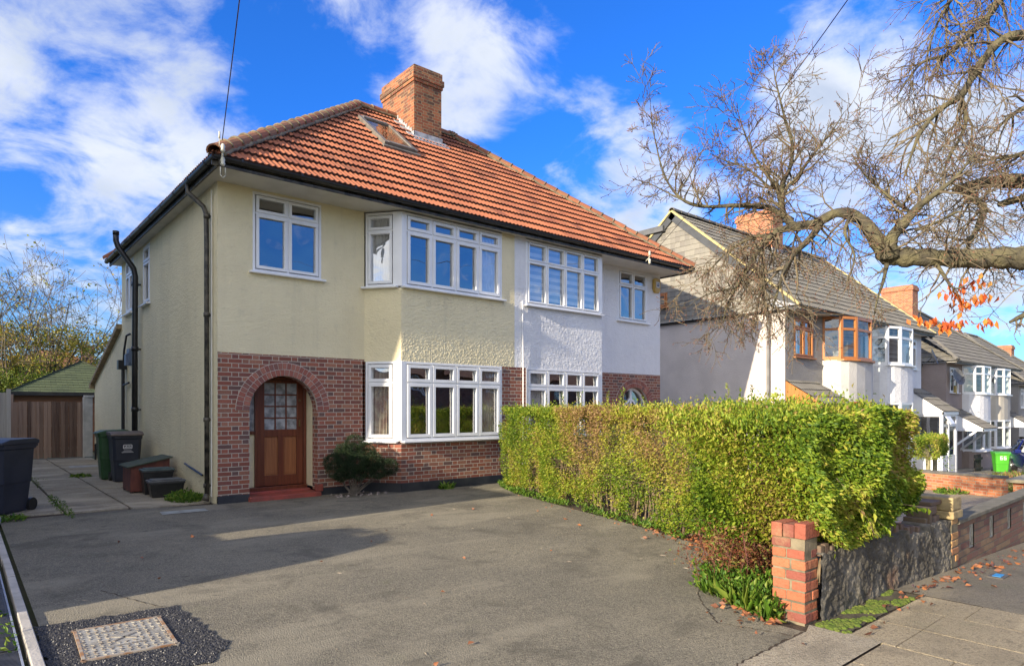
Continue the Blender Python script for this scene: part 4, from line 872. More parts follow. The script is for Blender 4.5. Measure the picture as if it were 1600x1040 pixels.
# --- the house on the near left, outside the frame, whose shadow falls on the side wall and drive
H0 = thing('semi_detached_house', 'neighbouring house outside the left edge, shading the cream side wall', 'house', (-17.4, -.8, .45), 'semi-detached pairs down the street')
def house_zero():
    P = H0; x0, y0, z0 = -17.4, -.7, .45; e = 6.85; xr = -5.6; ym = 3.6; rz = 10.7
    m = M(); wall(m, (x0, y0, 0), X_, 11.8, z0, e, [(10, 11.2, z0 + 3.85, e - .1)]); m.quad((xr, y0, 0), (xr, y0 + 8.4, 0), (xr, y0 + 8.4, e), (xr, y0, e)); m.quad((xr, y0, e), (xr, y0 + 8.4, e), (xr, ym, rz)); m.quad((x0, y0, z0), (x0, y0, e), (x0, y0 + 8.4, e), (x0, y0 + 8.4, z0)); m.quad((x0, y0 + 8.4, 0), (x0, y0 + 8.4, e), (xr, y0 + 8.4, e), (xr, y0 + 8.4, 0)); m.quad((xr, y0 + 8.4, 0), (xr, 15.2, 0), (xr, 15.2, 4.6), (xr, y0 + 8.4, 5.4)); m.quad((xr, 15.2, 0), (x0, 15.2, 0), (x0, 15.2, 4.6), (xr, 15.2, 4.6)); m.quad((xr, 15.2, 4.6), (x0, 15.2, 4.6), (x0, y0 + 8.4, 5.4), (xr, y0 + 8.4, 5.4))  # unseen rear extension lengthened and raised to shade the facing extension wall
    m.build('wall', MAT_CREAM, P); window(P, (x0 + 10, y0), X_, 1.2, z0 + 3.85, e - .1, 2, .33)
    m = M(); V = Vector((0, ym - y0 + .85, rz - e)).normalized(); N_ = X_.cross(V)
    m.quad((x0, y0 - .95, e), (xr + .2, y0 - .95, e), (xr + .2, ym, rz), (x0, ym, rz)); m.quad((x0, ym, rz), (xr + .2, ym, rz), (xr + .2, 8.4, e), (x0, 8.4, e)); m.quad((x0, y0 - .95, e - .03), (xr + .2, y0 - .95, e - .03), (xr + .2, 0, e - .03), (x0, 0, e - .03)); m.build('roof', MAT_TILE, P)
    m = M(); m.box(-9.4, -5.6, -3.05, y0, .1, 2.95); m.build('garage', MAT_BRICK, P)  # unseen garage added to cast the straight shade edge across the drive
    m = M(); m.box(-9.5, -5.55, -3.1, y0, 2.95, 3.03); m.build('garage_roof', MAT_LEAD, P)
house_zero()

# ================================================================== BINS AND SMALL THINGS
def wheelie_bin(label, loc, rz, body, lid, w=.58, dp=.72, h=1.05, group=None, num=None, badge=False, name='wheelie_bin'):
    t = thing(name, label, 'wheelie bin', (0, 0, 0), group); m = M()
    def ring(z, s, bl=.0): a, b = w / 2 * s, dp / 2 * s; c = .05; return [Vector((x, y, z)) for x, y in ((-a + c, -b), (a - c, -b), (a, -b + c), (a, b - c), (a - c, b), (-a + c, b), (-a, b - c), (-a, -b + c))]
    zs = [(0.02, .74), (.05, .78), (.45, .87), (.46, .90), (h - .12, .97), (h - .11, 1.03), (h - .04, 1.05)]; rg = [ring(*q) for q in zs]
    for q in rg: m.v += [tuple(x) for x in q]
    for i in range(len(rg) - 1):
        for j in range(8): m.f.append((i * 8 + j, i * 8 + (j + 1) % 8, (i + 1) * 8 + (j + 1) % 8, (i + 1) * 8 + j)); m.r.append(0); m.mi.append(0)
    m.f.append(tuple(range(8))[::-1]); m.r.append(0); m.mi.append(0)
    m.build('body', body, t, bevel=.008)
    m = M(); prof = [(-dp / 2 * 1.1, h - .045), (dp / 2 * 1.02, h - .045), (dp / 2 * 1.02, h + .01), (dp / 2 * .8, h + .04), (-dp / 2 * .6, h + .035), (-dp / 2 * 1.08, h - .01)]
    m.prism(prof, (-w / 2 * 1.1, 0, 0), Y_, Z_, X_, 0, w * 1.1); m.box(-w / 2 * .6, w / 2 * .6, -dp / 2 * 1.2, -dp / 2 * 1.08, h - .045, h - .02); m.build('lid', lid, t, bevel=.014)
    m = M(); m.tube([(-w * .42, dp / 2 * 1.18, h - .05), (w * .42, dp / 2 * 1.18, h - .05)], .016, 8); 
    for s in (-1, 1): m.box(s * w * .4 - .02, s * w * .4 + .02, dp / 2 * .95, dp / 2 * 1.2, h - .09, h - .03)
    m.build('handle', body, t)
    for s in (-1, 1):
        m = M(); m.tube([(s * (w * .37), dp / 2 * .86, .1), (s * (w * .37 + .05), dp / 2 * .86, .1)], .1, 18); m.build('wheel', MAT_BLACK, t)
    if badge:
        m = M(); y = -dp / 2 * .96 - .006; A = u2((0, -.06, .85)); bx = lambda a, b, c, d_: m.fr((0, -dp / 2 * .88, .46), X_, u2((0, -.075, 1)), u2((0, -1, -.075)), a, b, c, d_, .016, .022)
        bx(-.075, .075, .26, .275); bx(-.075, .075, .335, .35); bx(-.085, -.07, .27, .34); bx(.07, .085, .27, .34)
        for i in range(5): bx(-.055 + i * .024, -.04 + i * .024, .285, .305 + (.02 if i in (1, 3) else .008))
        bx(-.09, .09, .2, .207); bx(-.07, .07, .222, .228); bx(-.11, .11, .18, .188); m.build('badge', plain('white_print', (.7, .7, .72), None, 4, .6), t)
    if num:
        m = M(); fr = lambda a, b, c, d_: m.fr((0, -dp / 2 * .88, .46), X_, u2((0, -.075, 1)), u2((0, -1, -.075)), a, b, c, d_, .016, .024)
        for ox in (-.12, .02):
            fr(ox, ox + .028, .2, .37); fr(ox + .028, ox + .1, .342, .37); fr(ox + .028, ox + .1, .2, .228); fr(ox + .028, ox + .1, .272, .3); fr(ox + .072, ox + .1, .228, .272)
        m.build('house_number', plain('white_print', (.75, .75, .75), None, 4, .6), t)
    t.location = loc; t.rotation_euler = (0, 0, rz); return t
NAVY = plain('dark_navy_plastic', (.018, .022, .035), (.03, .034, .048), 3, .42)
wheelie_bin('large dark navy wheelie bin with hinged lid at the left edge beside the white kerb', (-2.78, 1.12, 0), R(-38), NAVY, NAVY, .62, .76, 1.08)
DG = plain('dark_green_plastic', (.025, .07, .025), (.035, .09, .035), 4, .4)
wheelie_bin('dark green wheelie bin behind the black bin against the cream side wall', (-.62, 5.55, 0), R(-90), DG, DG, .5, .6, 1.06)
wheelie_bin('black wheelie bin with a white badge, brown lid, between green bin and wooden box', (-.50, 4.85, 0), R(0), NAVY, plain('brown_lid', (.10, .075, .06), (.16, .13, .11), 6, .5), .56, .62, 1.04, badge=True)
wheelie_bin('dark wheelie bin with pale lid behind the navy bin at the left edge', (-3.35, 4.2, 0), R(-60), NAVY, plain('pale_lid', (.30, .31, .33), None, 6, .5), .56, .66, 1.12)
# wooden box with felt roof
t_ = thing('storage_box', 'red-brown wooden store box with sloping green felt roof beside the black bin', 'storage box', (-.5, 2.85, 0)); ms = (-.82, -.2, 2.5, 3.3)
m = M(); m.prism([(-.82, .03), (-.16, .03), (-.16, .62), (-.82, .48)], (0, 2.45, 0), X_, Z_, Y_, 0, .72); m.build('case', wood_mat('redwood_boards', (.16, .045, .028), (.08, .024, .018), (9., 9., 3.)), t_, bevel=.006)
m = M(); m.prism([(-.88, .475), (-.12, .635), (-.12, .66), (-.88, .50)], (0, 2.38, 0), X_, Z_, Y_, 0, .86); m.build('lid', plain('green_felt', (.045, .07, .05), (.07, .08, .06), 7, .9, .004, 60), t_, bevel=.006)
m = M()
for x in (-.82, -.2):
    for y in (2.46, 3.1): m = M(); m.box(x, x + .05, y, y + .05, 0, .05); m.build('foot', MAT_BLACK, t_)
def crate(label, loc, rz, w, dp, h, lidc, over=.02):
    t = thing('recycling_box', label, 'recycling box', (0, 0, 0), 'recycling boxes by the cream wall'); m = M()
    vs = [(s1 * w / 2 * k, s2 * dp / 2 * k, z) for k, z in ((.84, 0), (1, h - .05)) for s2 in (-1, 1) for s1 in (-1, 1)]
    m.add(vs, [(0, 2, 3, 1), (0, 1, 5, 4), (1, 3, 7, 5), (3, 2, 6, 7), (2, 0, 4, 6)]); m.box(-w / 2 - .012, w / 2 + .012, -dp / 2 - .012, dp / 2 + .012, h - .07, h - .035); m.build('body', MAT_BLACK, t, bevel=.01)
    m = M(); m.box(-w / 2 - over, w / 2 + over, -dp / 2 - over, dp / 2 + over, h - .033, h - .005); m.box(-w / 2 + .03, w / 2 - .03, -dp / 2 + .03, dp / 2 - .03, h - .005, h + .015); m.build('lid', lidc, t, bevel=.01); t.location = loc; t.rotation_euler = (0, 0, rz)
crate('taller black recycling box with dark teal lid between wooden box and low box', (-.45, 2.12, 0), R(-2), .50, .34, .47, plain('teal_lid', (.05, .08, .085), (.09, .12, .12), 5, .5))
crate('low black recycling box with grey lid nearest the weeds', (-.42, 1.58, 0), R(-4), .55, .38, .31, plain('grey_lid', (.07, .075, .08), (.13, .135, .14), 5, .5))
# ground covers
def cover(name, label, cat, q, z, mat, extra=None):
    m = M(); m.quad(*[(x, y, z) for x, y in q]); o = m.build(name, mat, None, loc=(q[0][0], q[0][1], z)); tag(o, label, cat); return o
t_ = thing('manhole_cover', 'rusty galvanised manhole cover set in the patch of new black tarmac', 'manhole cover', (-2.36, -6.15, 0))
q = [Vector((-2.63, -5.80, .012)), Vector((-2.09, -5.83, .012)), Vector((-2.13, -6.55, .012)), Vector((-2.66, -6.50, .012))]
m = M(); m.quad(q[3], q[2], q[1], q[0]); m.cm = 1; c = sum(q, Vector()) / 4; U = (q[1] - q[0]).normalized(); V = (q[3] - q[0]).normalized()
for i in range(11):
    for j in range(14):
        a, b = .035 + i * .047, .04 + j * .047
        if 4 <= i <= 6 and 5 <= j <= 8: continue
        if (3 <= i <= 7 and j in (3, 10)) or (i in (1, 9) and 6 <= j <= 7): continue
        s = .013; dgn = u2(U * (1 if (i + j) % 2 else -1) + V); p = q[0] + U * a + V * b; m.fr(p, dgn, dgn.cross(Z_), Z_, -s, s, -.006, .006, 0, .004)
for k in range(10): p = q[0] + U * (.16 + k * .023) + V * (.165 if k % 2 else .168); m.fr(p, U, V, Z_, -.007, .007, -.012, .012, 0, .004); p = q[0] + U * (.16 + k * .023) + V * .52; m.fr(p, U, V, Z_, -.007, .007, -.012, .012, 0, .004)
for s in (-1, 1): p = c; m.fr(p, u2(U + V * s * .8), u2(U + V * s * .8).cross(Z_), Z_, -.09, .09, -.01, .01, 0, .005)
m.build('plate', [plain('galvanised_plate', (.45, .43, .36), (.30, .28, .23), 7., .6, .004, 60., .2), plain('galvanised_tread', (.33, .315, .27), (.20, .16, .115), 9., .5, 0, 60., .2)], t_)
m = M()
for a, b in ((q[0], q[1]), (q[1], q[2]), (q[2], q[3]), (q[3], q[0])): dd = (b - a); L = dd.length; dd.normalize(); m.fr(a, dd, dd.cross(Z_), Z_, -.01, L + .01, -.001, .018, -.01, .004)
m.build('frame', plain('rusty_frame', (.30, .15, .06), (.38, .34, .27), 12., .7), t_)
m = M(); rn = random.Random(11); pts = []
for (x, y), (x2, y2) in zip([(-2.83, -5.5), (-1.93, -5.6), (-1.86, -6.75), (-2.05, -7.0), (-2.83, -6.9)], [(-1.93, -5.6), (-1.86, -6.75), (-2.05, -7.0), (-2.83, -6.9), (-2.83, -5.5)]):
    n = max(2, int(math.hypot(x2 - x, y2 - y) / .05))
    for i in range(n): pts.append((x + (x2 - x) * i / n + rn.uniform(-.02, .02), y + (y2 - y) * i / n + rn.uniform(-.02, .02)))
m.quad(*[(max(x, -2.84), y, .006) for x, y in pts][::-1]); kind(m.build('new_tarmac_patch', MAT_NEWTAR), 'structure')
# loose coated stones of the new tarmac, real chips
m = M()
def inpoly(x, y):
    c_ = False; n = len(pts)
    for i in range(n):
        (a, b), (c2, d2) = pts[i], pts[i - 1]
        if (b > y) != (d2 > y) and x < (c2 - a) * (y - b) / (d2 - b) + a: c_ = not c_
    return c_
k = 0
while k < 6500:
    x, y = rn.uniform(-2.86, -1.8), rn.uniform(-7.05, -5.45); k += 1
    if not inpoly(x, y) or (-2.66 < x < -2.09 and -6.54 < y < -5.80): continue
    s = rn.uniform(.005, .012); a = rn.uniform(0, 6); z = .004; A = Vector((math.cos(a), math.sin(a), 0)); B = Vector((-math.sin(a), math.cos(a), 0)); p = Vector((x, y, z))
    m.add([p - A * s, p - B * s * .8, p + A * s, p + B * s * .7, p + Z_ * s * .9 + A * s * .2], [(0, 1, 4), (1, 2, 4), (2, 3, 4), (3, 0, 4)], rn.random())
kind(m.build('tarmac_chippings', plain('coated_stone', (.016, .016, .018), (.06, .06, .065), 40, .4, rnd=.7)), 'stuff')
cover('drain_cover', 'pale rectangular steel drain cover flush with tarmac near the downpipe', 'drain cover', [(-.92, -.30), (-.95, -.62), (-.32, -.66), (-.30, -.36)], .008, plain('pale_steel', (.36, .38, .36), (.20, .21, .20), 8, .5))
cover('inspection_cover', 'pale inspection cover flush in the side path before the fence', 'drain cover', [(-1.0, 9.8), (-1.0, 9.2), (-.35, 9.2), (-.35, 9.8)], .022, MAT_STEEL)
t_ = thing('utility_cover', 'small grey cover with a blue insert in the pavement by the wall', 'utility cover', (4.5, -9.5, 0)); m = M(); m.box(4.36, 4.60, -9.57, -9.44, gz(4.5) - .02, gz(4.5) + .012); m.build('plate', plain('iron_plate', (.13, .12, .10), None, 6, .7), t_); m = M(); m.box(4.41, 4.55, -9.54, -9.47, gz(4.5) + .012, gz(4.5) + .016); m.build('insert', plain('blue_enamel', (.03, .22, .55), (.05, .3, .6), 20, .5), t_)
# kerb edging and ribbed ramp strips at the left boundary
m = M(); y = -.1; rn = random.Random(4)
while y > -9.0: m.box(-2.905 + rn.uniform(-.003, .003), -2.842, y - .905, y, -.05, .035 + rn.uniform(-.004, .004)); y -= .915
tag(m.build('kerb_edging', MAT_KERB, None, loc=(-2.87, -4.5, 0), bevel=.006), 'pale concrete kerb edging along the left side of the drive', 'kerb')
t_ = thing('ribbed_mat', 'dark ribbed plastic ground panels laid outside the pale kerb at lower left', 'ground mat', (-3.15, -4.5, 0))
RIB = plain('ribbed_plastic', (.035, .037, .045), (.07, .07, .075), 9, .5)
y = -.25; n = 0
while y > -8.5:
    m = M(); m.box(-3.5, -2.94, y - .95, y, -.02, .012)
    for i in range(2):
        x0 = -3.47 + i * .27
        for j in range(38): m.box(x0, x0 + .235, y - .93 + j * .0245, y - .93 + j * .0245 + .011, .012, .024)
    m.build('panel', RIB, t_); y -= .965
m = M()
for x in (-3.222, -2.952): m.box(x, x + .012, -8.8, -.3, .0245, .028)
m.build('edge_strip', plain('pale_blue_strip', (.30, .33, .40), None, 9, .5), t_)
t_ = thing('concrete_block', 'weathered concrete lump at the end of the kerb beneath the navy bin', 'concrete block', (-2.95, .1, 0)); m = M(); m.prism([(-.16, -.13), (.05, -.16), (.14, -.05), (.12, .12), (-.05, .16), (-.17, .08)], (-2.93, .1, 0), X_, Y_, Z_, -.02, .09); m.build('block', MAT_KERB, t_, bevel=.02)
# low stones beneath the conifer
m = M(); rn = random.Random(8)
for i in range(46):
    x, y = rn.uniform(1.85, 3.0), rn.uniform(-.62, -.1); s = rn.uniform(.015, .035)
    if y > -.05 - (x - 1.75) * .35 and x > 2.6: continue
    m.add([(x - s, y, 0), (x, y - s, 0), (x + s, y, 0), (x, y + s, 0), (x, y, s * 1.1)], [(0, 1, 4), (1, 2, 4), (2, 3, 4), (3, 0, 4)], rn.random())
kind(tag(m.build('pebbles', plain('pebble', (.25, .20, .17), (.36, .31, .27), 20, .8)), 'scatter of small pebbles at the foot of the bush', 'pebbles'), 'stuff')

# ================================================================== FENCES, SHED, BACKGROUND LEFT
t_ = thing('timber_gate', 'brown vertical board gate closing the side path', 'gate', (-1, 13.3, 0)); m = M(); x = -1.98; rn = random.Random(2); i = 0
while x < -.2:
    w = rn.uniform(.085, .12); m.box(x, x + w - .008, 13.3 - .026 * (i % 2), 13.325 - .026 * (i % 2), .04 + rn.uniform(-.01, .01), 1.78 + rn.uniform(-.02, .02), rn.random()); x += w; i += 1
m.build('board', MAT_FENCE, t_); m = M()
for z in (.3, 1.0, 1.65): m.box(-1.95, -.2, 13.335, 13.38, z, z + .08)
m.build('rail', MAT_FENCE, t_); m = M(); m.box(-1.78, -1.6, 13.22, 13.28, 0.0, 1.95) if False else m.box(-2.08, -1.98, 13.25, 13.35, 0, 2.0); m.build('post', MAT_FENCE, t_)
t_ = thing('door_panel', 'pale painted narrow door panel between the brown gate and extension wall', 'door', (-.1, 13.2, 0)); m = M(); m.box(-.2, .02, 13.15, 13.2, .05, 1.93); m.build('leaf', plain('pale_paint', (.55, .52, .46), (.42, .40, .35), 4, .7), t_, bevel=.005); m = M(); m.box(-.22, .05, 13.12, 13.22, 1.93, 1.99); m.box(-.24, -.2, 13.12, 13.22, .03, 1.93); m.build('frame', plain('pale_paint', (.55, .52, .46)), t_)
t_ = thing('board_fence', 'taller weathered grey vertical board fence left of the brown gate', 'fence', (-2.9, 12, 0)); m = M(); x = -2.16; i = 0
while x > -4.6:
    m.box(x - .125, x, 12.9 - .02 * (i % 2), 12.925 - .02 * (i % 2), .02, 2.0 + rn.uniform(-.03, .04), rn.random()); x -= .118; i += 1
m.build('board', MAT_FENCEG, t_); m = M(); m.box(-2.16, -2.06, 12.85, 12.95, 0, 2.15); m.build('post', MAT_FENCEG, t_)
t_ = thing('timber_shed', 'timber shed with hipped green felt shingle roof behind the gate', 'shed', (-.1, 19, 0))
m = M(); m.box(-1.75, 2.6, 17.2, 21.2, 0, 2.1); m.build('wall', wood_mat('orange_shiplap', (.30, .13, .05), (.18, .075, .03), (1., 1., 14.)), t_)
m = M(); a = Vector((.45, 19.2, 3.40)); P4 = [Vector(x) for x in ((-1.95, 17.0, 2.13), (2.8, 17.0, 2.13), (2.8, 21.4, 2.13), (-1.95, 21.4, 2.13))]
m.box(-1.98, 2.83, 16.97, 17.0, 2.03, 2.16); m.box(-1.98, -1.95, 17., 21.4, 2.03, 2.16); m.quad(*P4[::-1]); m.build('fascia', MAT_BLACK, t_)
gf = brick_mat('green_shingle', [(.095, .125, .055), (.12, .15, .065), (.085, .11, .05), (.11, .14, .06)], (.03, .04, .02), bond='stretcher', bw=.34, bh=.105, mj=.004, dirt=.3)
m = M()
for i in range(4):
    for k in range(13):   # stepped courses
        p, q = P4[i], P4[(i + 1) % 4]; s0, s1 = k / 13, min(1, (k + 1) / 13 + .01); m.quad(p.lerp(a, s0) + Z_ * .02, q.lerp(a, s0) + Z_ * .02, q.lerp(a, s1) + Z_ * .002, p.lerp(a, s1) + Z_ * .002, r=random.random())
m.build('roof', gf, t_); m = M(); m.tube([P4[0] + Z_ * .02, a + Z_ * .03], .03, 5); m.tube([P4[1] + Z_ * .02, a + Z_ * .03], .03, 5); m.build('hip_cap', plain('dark_felt', (.04, .05, .03), None, 5, .9), t_)
H5 = thing('distant_house', 'distant red-roofed house with chimney beyond the shed and trees', 'house', (6, 80, 0))
def plainhouse(P, x0, x1, y0, y1, e, rz, wm, rm, chim=None):
    m = M(); m.box(x0, x1, y0, y1, 0, e); m.build('wall', wm, P); ym = (y0 + y1) / 2; k = (y1 - y0) / 2; a, b = Vector((x0 + k, ym, rz)), Vector((x1 - k, ym, rz)); c = [Vector(q) for q in ((x0 - .4, y0 - .4, e - .1), (x1 + .4, y0 - .4, e - .1), (x1 + .4, y1 + .4, e - .1), (x0 - .4, y1 + .4, e - .1))]
    m = M(); m.quad(c[0], c[1], b, a); m.quad(c[1], c[2], b); m.quad(c[2], c[3], a, b); m.quad(c[3], c[0], a); m.build('roof', rm, P)
    if chim: m = M(); x, y, z = chim; m.box(x - .6, x + .6, y - .6, y + .6, z - 3, z); m.box(x - .7, x + .7, y - .7, y + .7, z - .35, z - .15); m.build('chimney', MAT_BRICK, P)
plainhouse(H5, 0, 10.5, 78, 86, 5.2, 8.4, MAT_TAUPE, plain('weathered_red_tile', (.28, .11, .06), (.34, .18, .10), 1.5, .9, .03, 9.), (8.5, 80.5, 9.0))
H6 = thing('distant_house', 'far brown-roofed house glimpsed behind trees at the left edge', 'house', (-4, 66, 0))
plainhouse(H6, -11, .8, 64, 72, 5.2, 8.2, MAT_CREAM, plain('weathered_brown_tile', (.22, .12, .08), (.28, .17, .11), 1.5, .9, .03, 9.))

# ================================================================== VEGETATION
LG = leaf_mat('hedge_leaf', [(0, (.06, .125, .012)), (.3, (.16, .255, .02)), (.55, (.30, .375, .035)), (.78, (.43, .40, .06)), (1., (.34, .215, .10))], .35, patch=1.1)
LD = leaf_mat('dark_leaf', [(0, (.012, .03, .012)), (.6, (.03, .055, .022)), (1., (.06, .085, .035))], .1)
LW = leaf_mat('weed_leaf', [(0, (.05, .12, .015)), (.6, (.11, .22, .02)), (1., (.24, .30, .05))], .35)
LO = leaf_mat('autumn_leaf', [(0, (.55, .10, .03)), (.6, (.75, .20, .05)), (1., (.70, .35, .06))], .4)
LY = leaf_mat('yellowing_leaf', [(0, (.10, .16, .03)), (.5, (.30, .30, .04)), (1., (.50, .36, .06))], .4, patch=.5)
LB = leaf_mat('brown_litter', [(0, (.14, .06, .035)), (.6, (.30, .12, .06)), (1., (.45, .18, .07))], .1)
LR = leaf_mat('purple_leaf', [(0, (.10, .03, .02)), (.45, (.22, .07, .035)), (.7, (.26, .16, .05)), (1., (.16, .20, .04))], .25)
def npn(P, sc, seed=0.):
    return np.array([mnoise.noise(Vector((p[0] * sc + seed, p[1] * sc, p[2] * sc))) for p in P])
def hedge(label, path, half, h, dens, size, mat, base=.12, core=True, cat='hedge', group=None, loc=None, top_noise=.07, name='hedge', stems=True, z0=None, nearfall=0.):
    """clipped hedge along a plan path; leaves fill a shell of its volume, woody stems inside"""
    loc = loc or (path[0][0], path[0][1], gz(path[0][0])); t = thing(name, label, cat, loc, group)
    segs = [(Vector((*a, 0)), Vector((*b, 0))) for a, b in zip(path, path[1:])]; L = sum((b - a).length for a, b in segs)
    P = []; D = []; S = []
    def frame(s):
        for a, b in segs:
            l = (b - a).length
            if s <= l: d = (b - a) / l; return a + d * s, d
            s -= l
        d = (segs[-1][1] - segs[-1][0]).normalized(); return segs[-1][1], d
    n = int(dens * L * (h * 2 + half * 2))
    h00 = h
    for i in range(n):
        s = random.uniform(-.25, L + .25); sc_ = min(max(s, 0), L); p, d = frame(sc_); h = h00 + nearfall * (1 - 2 * sc_ / L); nrm = Vector((-d.y, d.x, 0)); u = random.random() * (2 * h + 2 * half); dep = abs(random.gauss(0, .10))
        if u < h: side, z, o = 1, u, nrm; off = half
        elif u < 2 * h: side, z, o = -1, u - h, -nrm; off = half
        else: side, z, o = 0, h, Z_; off = 0
        endd = 0
        if s < 0: endd = s
        if s > L: endd = s - L
        bulge = .09 * mnoise.noise(Vector((s * 1.3, z * 1.5, side * 5. + 3))) + .05 * mnoise.noise(Vector((s * 4, z * 4, side * 5.))); taper = -.07 * max(0, (z / h - .85) / .15) ** 2 - (.08 * (1 - z / (.3 * h)) if z < .3 * h else 0)
        if side: q = p + o * (off + bulge + taper - dep) + Z_ * z
        else: q = p + nrm * random.uniform(-half, half) * .95 + Z_ * (h + top_noise * mnoise.noise(Vector((s * 1.7, 0, 1.))) - dep * .7 + (abs(random.gauss(0, .05)) if random.random() < .15 else 0))
        if endd: q += d * endd * (1 if abs(endd) < .25 else 0) ; 
        if z < base + .22 * (mnoise.noise(Vector((s * 2.2, 9, 0))) + .5): continue
        hole = mnoise.noise(Vector((q.x * 2.3, q.y * 2.3, q.z * 2.3)))
        if side and random.random() < max(0, hole * 2.3 - .1) + (.35 * math.exp(-((q.x - 4.0) / .6) ** 2 - ((z - 1.05) / .4) ** 2) if nearfall else 0): continue
        P.append(q + Z_ * (gz(q.x) if z0 is None else z0)); dd = (o * 1.0 + Vector((random.gauss(0, .6), random.gauss(0, .6), random.gauss(-.1, .6)))); D.append(dd); S.append(size * random.uniform(.6, 1.35))
    P = np.array([tuple(x) for x in P]); D = np.array([tuple(x) for x in D])
    rnd = rng.normal(.42, .2, len(P)) + .05
    if nearfall: rnd += .5 * np.exp(-((P[:, 0] - 4.0) / .6) ** 2 - ((P[:, 2] - 1.15) / .45) ** 2) + .12 * np.exp(-((P[:, 2] - 1.55) / .2) ** 2)
    lf = leaves('foliage', P, D, np.array(S), rnd, mat, t, .5)
    if core:
        m = M(); s = 0
        while s < L:
            p, d = frame(s); nrm = Vector((-d.y, d.x, 0)); g0 = gz(p.x) if z0 is None else z0
            for q in range(4):
                o = nrm * random.uniform(-half * .55, half * .55); b = p + o + d * random.uniform(-.1, .1); tp = b + nrm * random.uniform(-.12, .12) + d * random.uniform(-.2, .2) + Z_ * h * random.uniform(.5, .85)
                mid = b.lerp(tp, .5) + Vector((random.gauss(0, .05), random.gauss(0, .05), 0)); m.tube([b + Z_ * (g0 + (base if z0 is not None else 0)), mid + Z_ * g0, tp + Z_ * g0], [rr(.008, .016), .007, .003], 5)
                for w in range(12):
                    c = mid.lerp(tp, random.random()); e = c + Vector((random.gauss(0, .2), random.gauss(0, .2), random.gauss(.12, .14)))
                    e.z = min(e.z, h); m.tube([c + Z_ * g0, e + Z_ * g0], [.004, .0015], 3)
            s += .12
        m.build('stems', plain('hedge_wood', (.24, .18, .11), (.13, .095, .06), 12, .9), t)
    return t
# the long privet hedge between the two front gardens, turning along the front wall
hd = hedge('long clipped green and yellowing privet hedge between driveway and right-hand garden', [(5.5, -1.35), (5.05, -2.9), (4.55, -4.6), (4.1, -6.0), (3.55, -7.3), (2.9, -8.0)], .42, 1.62, 7200, .036, LG, base=.02, nearfall=.05)
def hedge_mass(t, pts, n, size):
    pass
P = []; D = []     # the fuller end above the wall, joined to the same hedge
for i in range(105000):
    x = random.uniform(1.55, 3.52); f = random.random(); yb = -8.1 + .25 * math.sin(x * 2); yf = -8.97
    s = random.random(); zt = 1.57 + .06 * mnoise.noise(Vector((x * 2, 3, 1))) - .12 * max(0, 2.3 - x)
    dep = abs(random.gauss(0, .11)); zb = .62 + .18 * mnoise.noise(Vector((x * 1.7, 7, 2))) - .1 * math.exp(-((x - 2.3) / .5) ** 2)
    bl = .13 * mnoise.noise(Vector((x * 1.4, s * 3, 5))) + .06 * mnoise.noise(Vector((x * 4, s * 7, 5)))
    if f < .45: z = zb + (zt - zb) * s; q = Vector((x, yf - .08 + bl * 1.2 + dep - (.10 * (1 - abs(s - .3))), z)); o = Vector((0, -1, -.3))
    elif f < .62: z = .45 + (zt - .45) * s; q = Vector((1.85 + (.35 if s > .8 else 0) + bl - .0 + dep - .25 * s, random.uniform(yf, -7.9), z)); o = Vector((-1, -.2, 0))
    elif f < .80: z = zb + (zt - zb) * s; q = Vector((3.52 - .12 * (1 - s) + bl - dep, random.uniform(yf, -7.6), z)); o = Vector((1, 0, 0))
    else: q = Vector((x, random.uniform(yf, -7.6), zt - dep * .8 + (abs(random.gauss(0, .06)) if random.random() < .2 else 0))); o = Z_
    if random.random() < max(0, 1.5 * mnoise.noise(q * 2.4)): continue
    P.append(tuple(q)); D.append(tuple(o + Vector((random.gauss(0, .55), random.gauss(0, .55), random.gauss(-.15, .5)))))
P = np.array(P); leaves('foliage', P, np.array(D), .037 * rng.uniform(.6, 1.4, len(P)), rng.normal(.44, .2, len(P)), LG, hd, .45)
m = M()
for i in range(120):
    b = Vector((random.uniform(2.2, 3.5), random.uniform(-8.7, -7.9), .05)); e = b + Vector((random.gauss(0, .1), random.gauss(0, .1), rr(.7, 1.5))); m.tube([b, b.lerp(e, .5) + Vector((rr(-.06, .06), rr(-.06, .06), 0)), e], [rr(.006, .014), .006, .002], 4)
m.build('stems', MATS['hedge_wood'], hd)
# wispy shoots on top
P = []; D = []; m = M()
for (x, y) in [(5.0, -2.9), (5.2, -2.4), (5.3, -1.9), (4.75, -4.0), (4.8, -3.7), (4.6, -4.3), (4.5, -4.8), (4.2, -5.6), (4.3, -5.2), (4.95, -3.2), (4.0, -6.4), (3.3, -7.7), (3.6, -7.0)]:
    b = Vector((x + rr(-.2, .2), y + rr(-.2, .2), 1.62)); e = b + Vector((rr(-.08, .08), rr(-.08, .08), rr(.12, .26))); m.tube([b, e], [.004, .0015], 3)
    for k in range(22): P.append(tuple(b.lerp(e, k / 22))); D.append((random.gauss(0, 1), random.gauss(0, 1), .6))
leaves('shoots', np.array(P), np.array(D), .04, rng.normal(.3, .1, len(P)), LG, hd, .4); m.build('shoot_stems', MATS['hedge_wood'], hd)
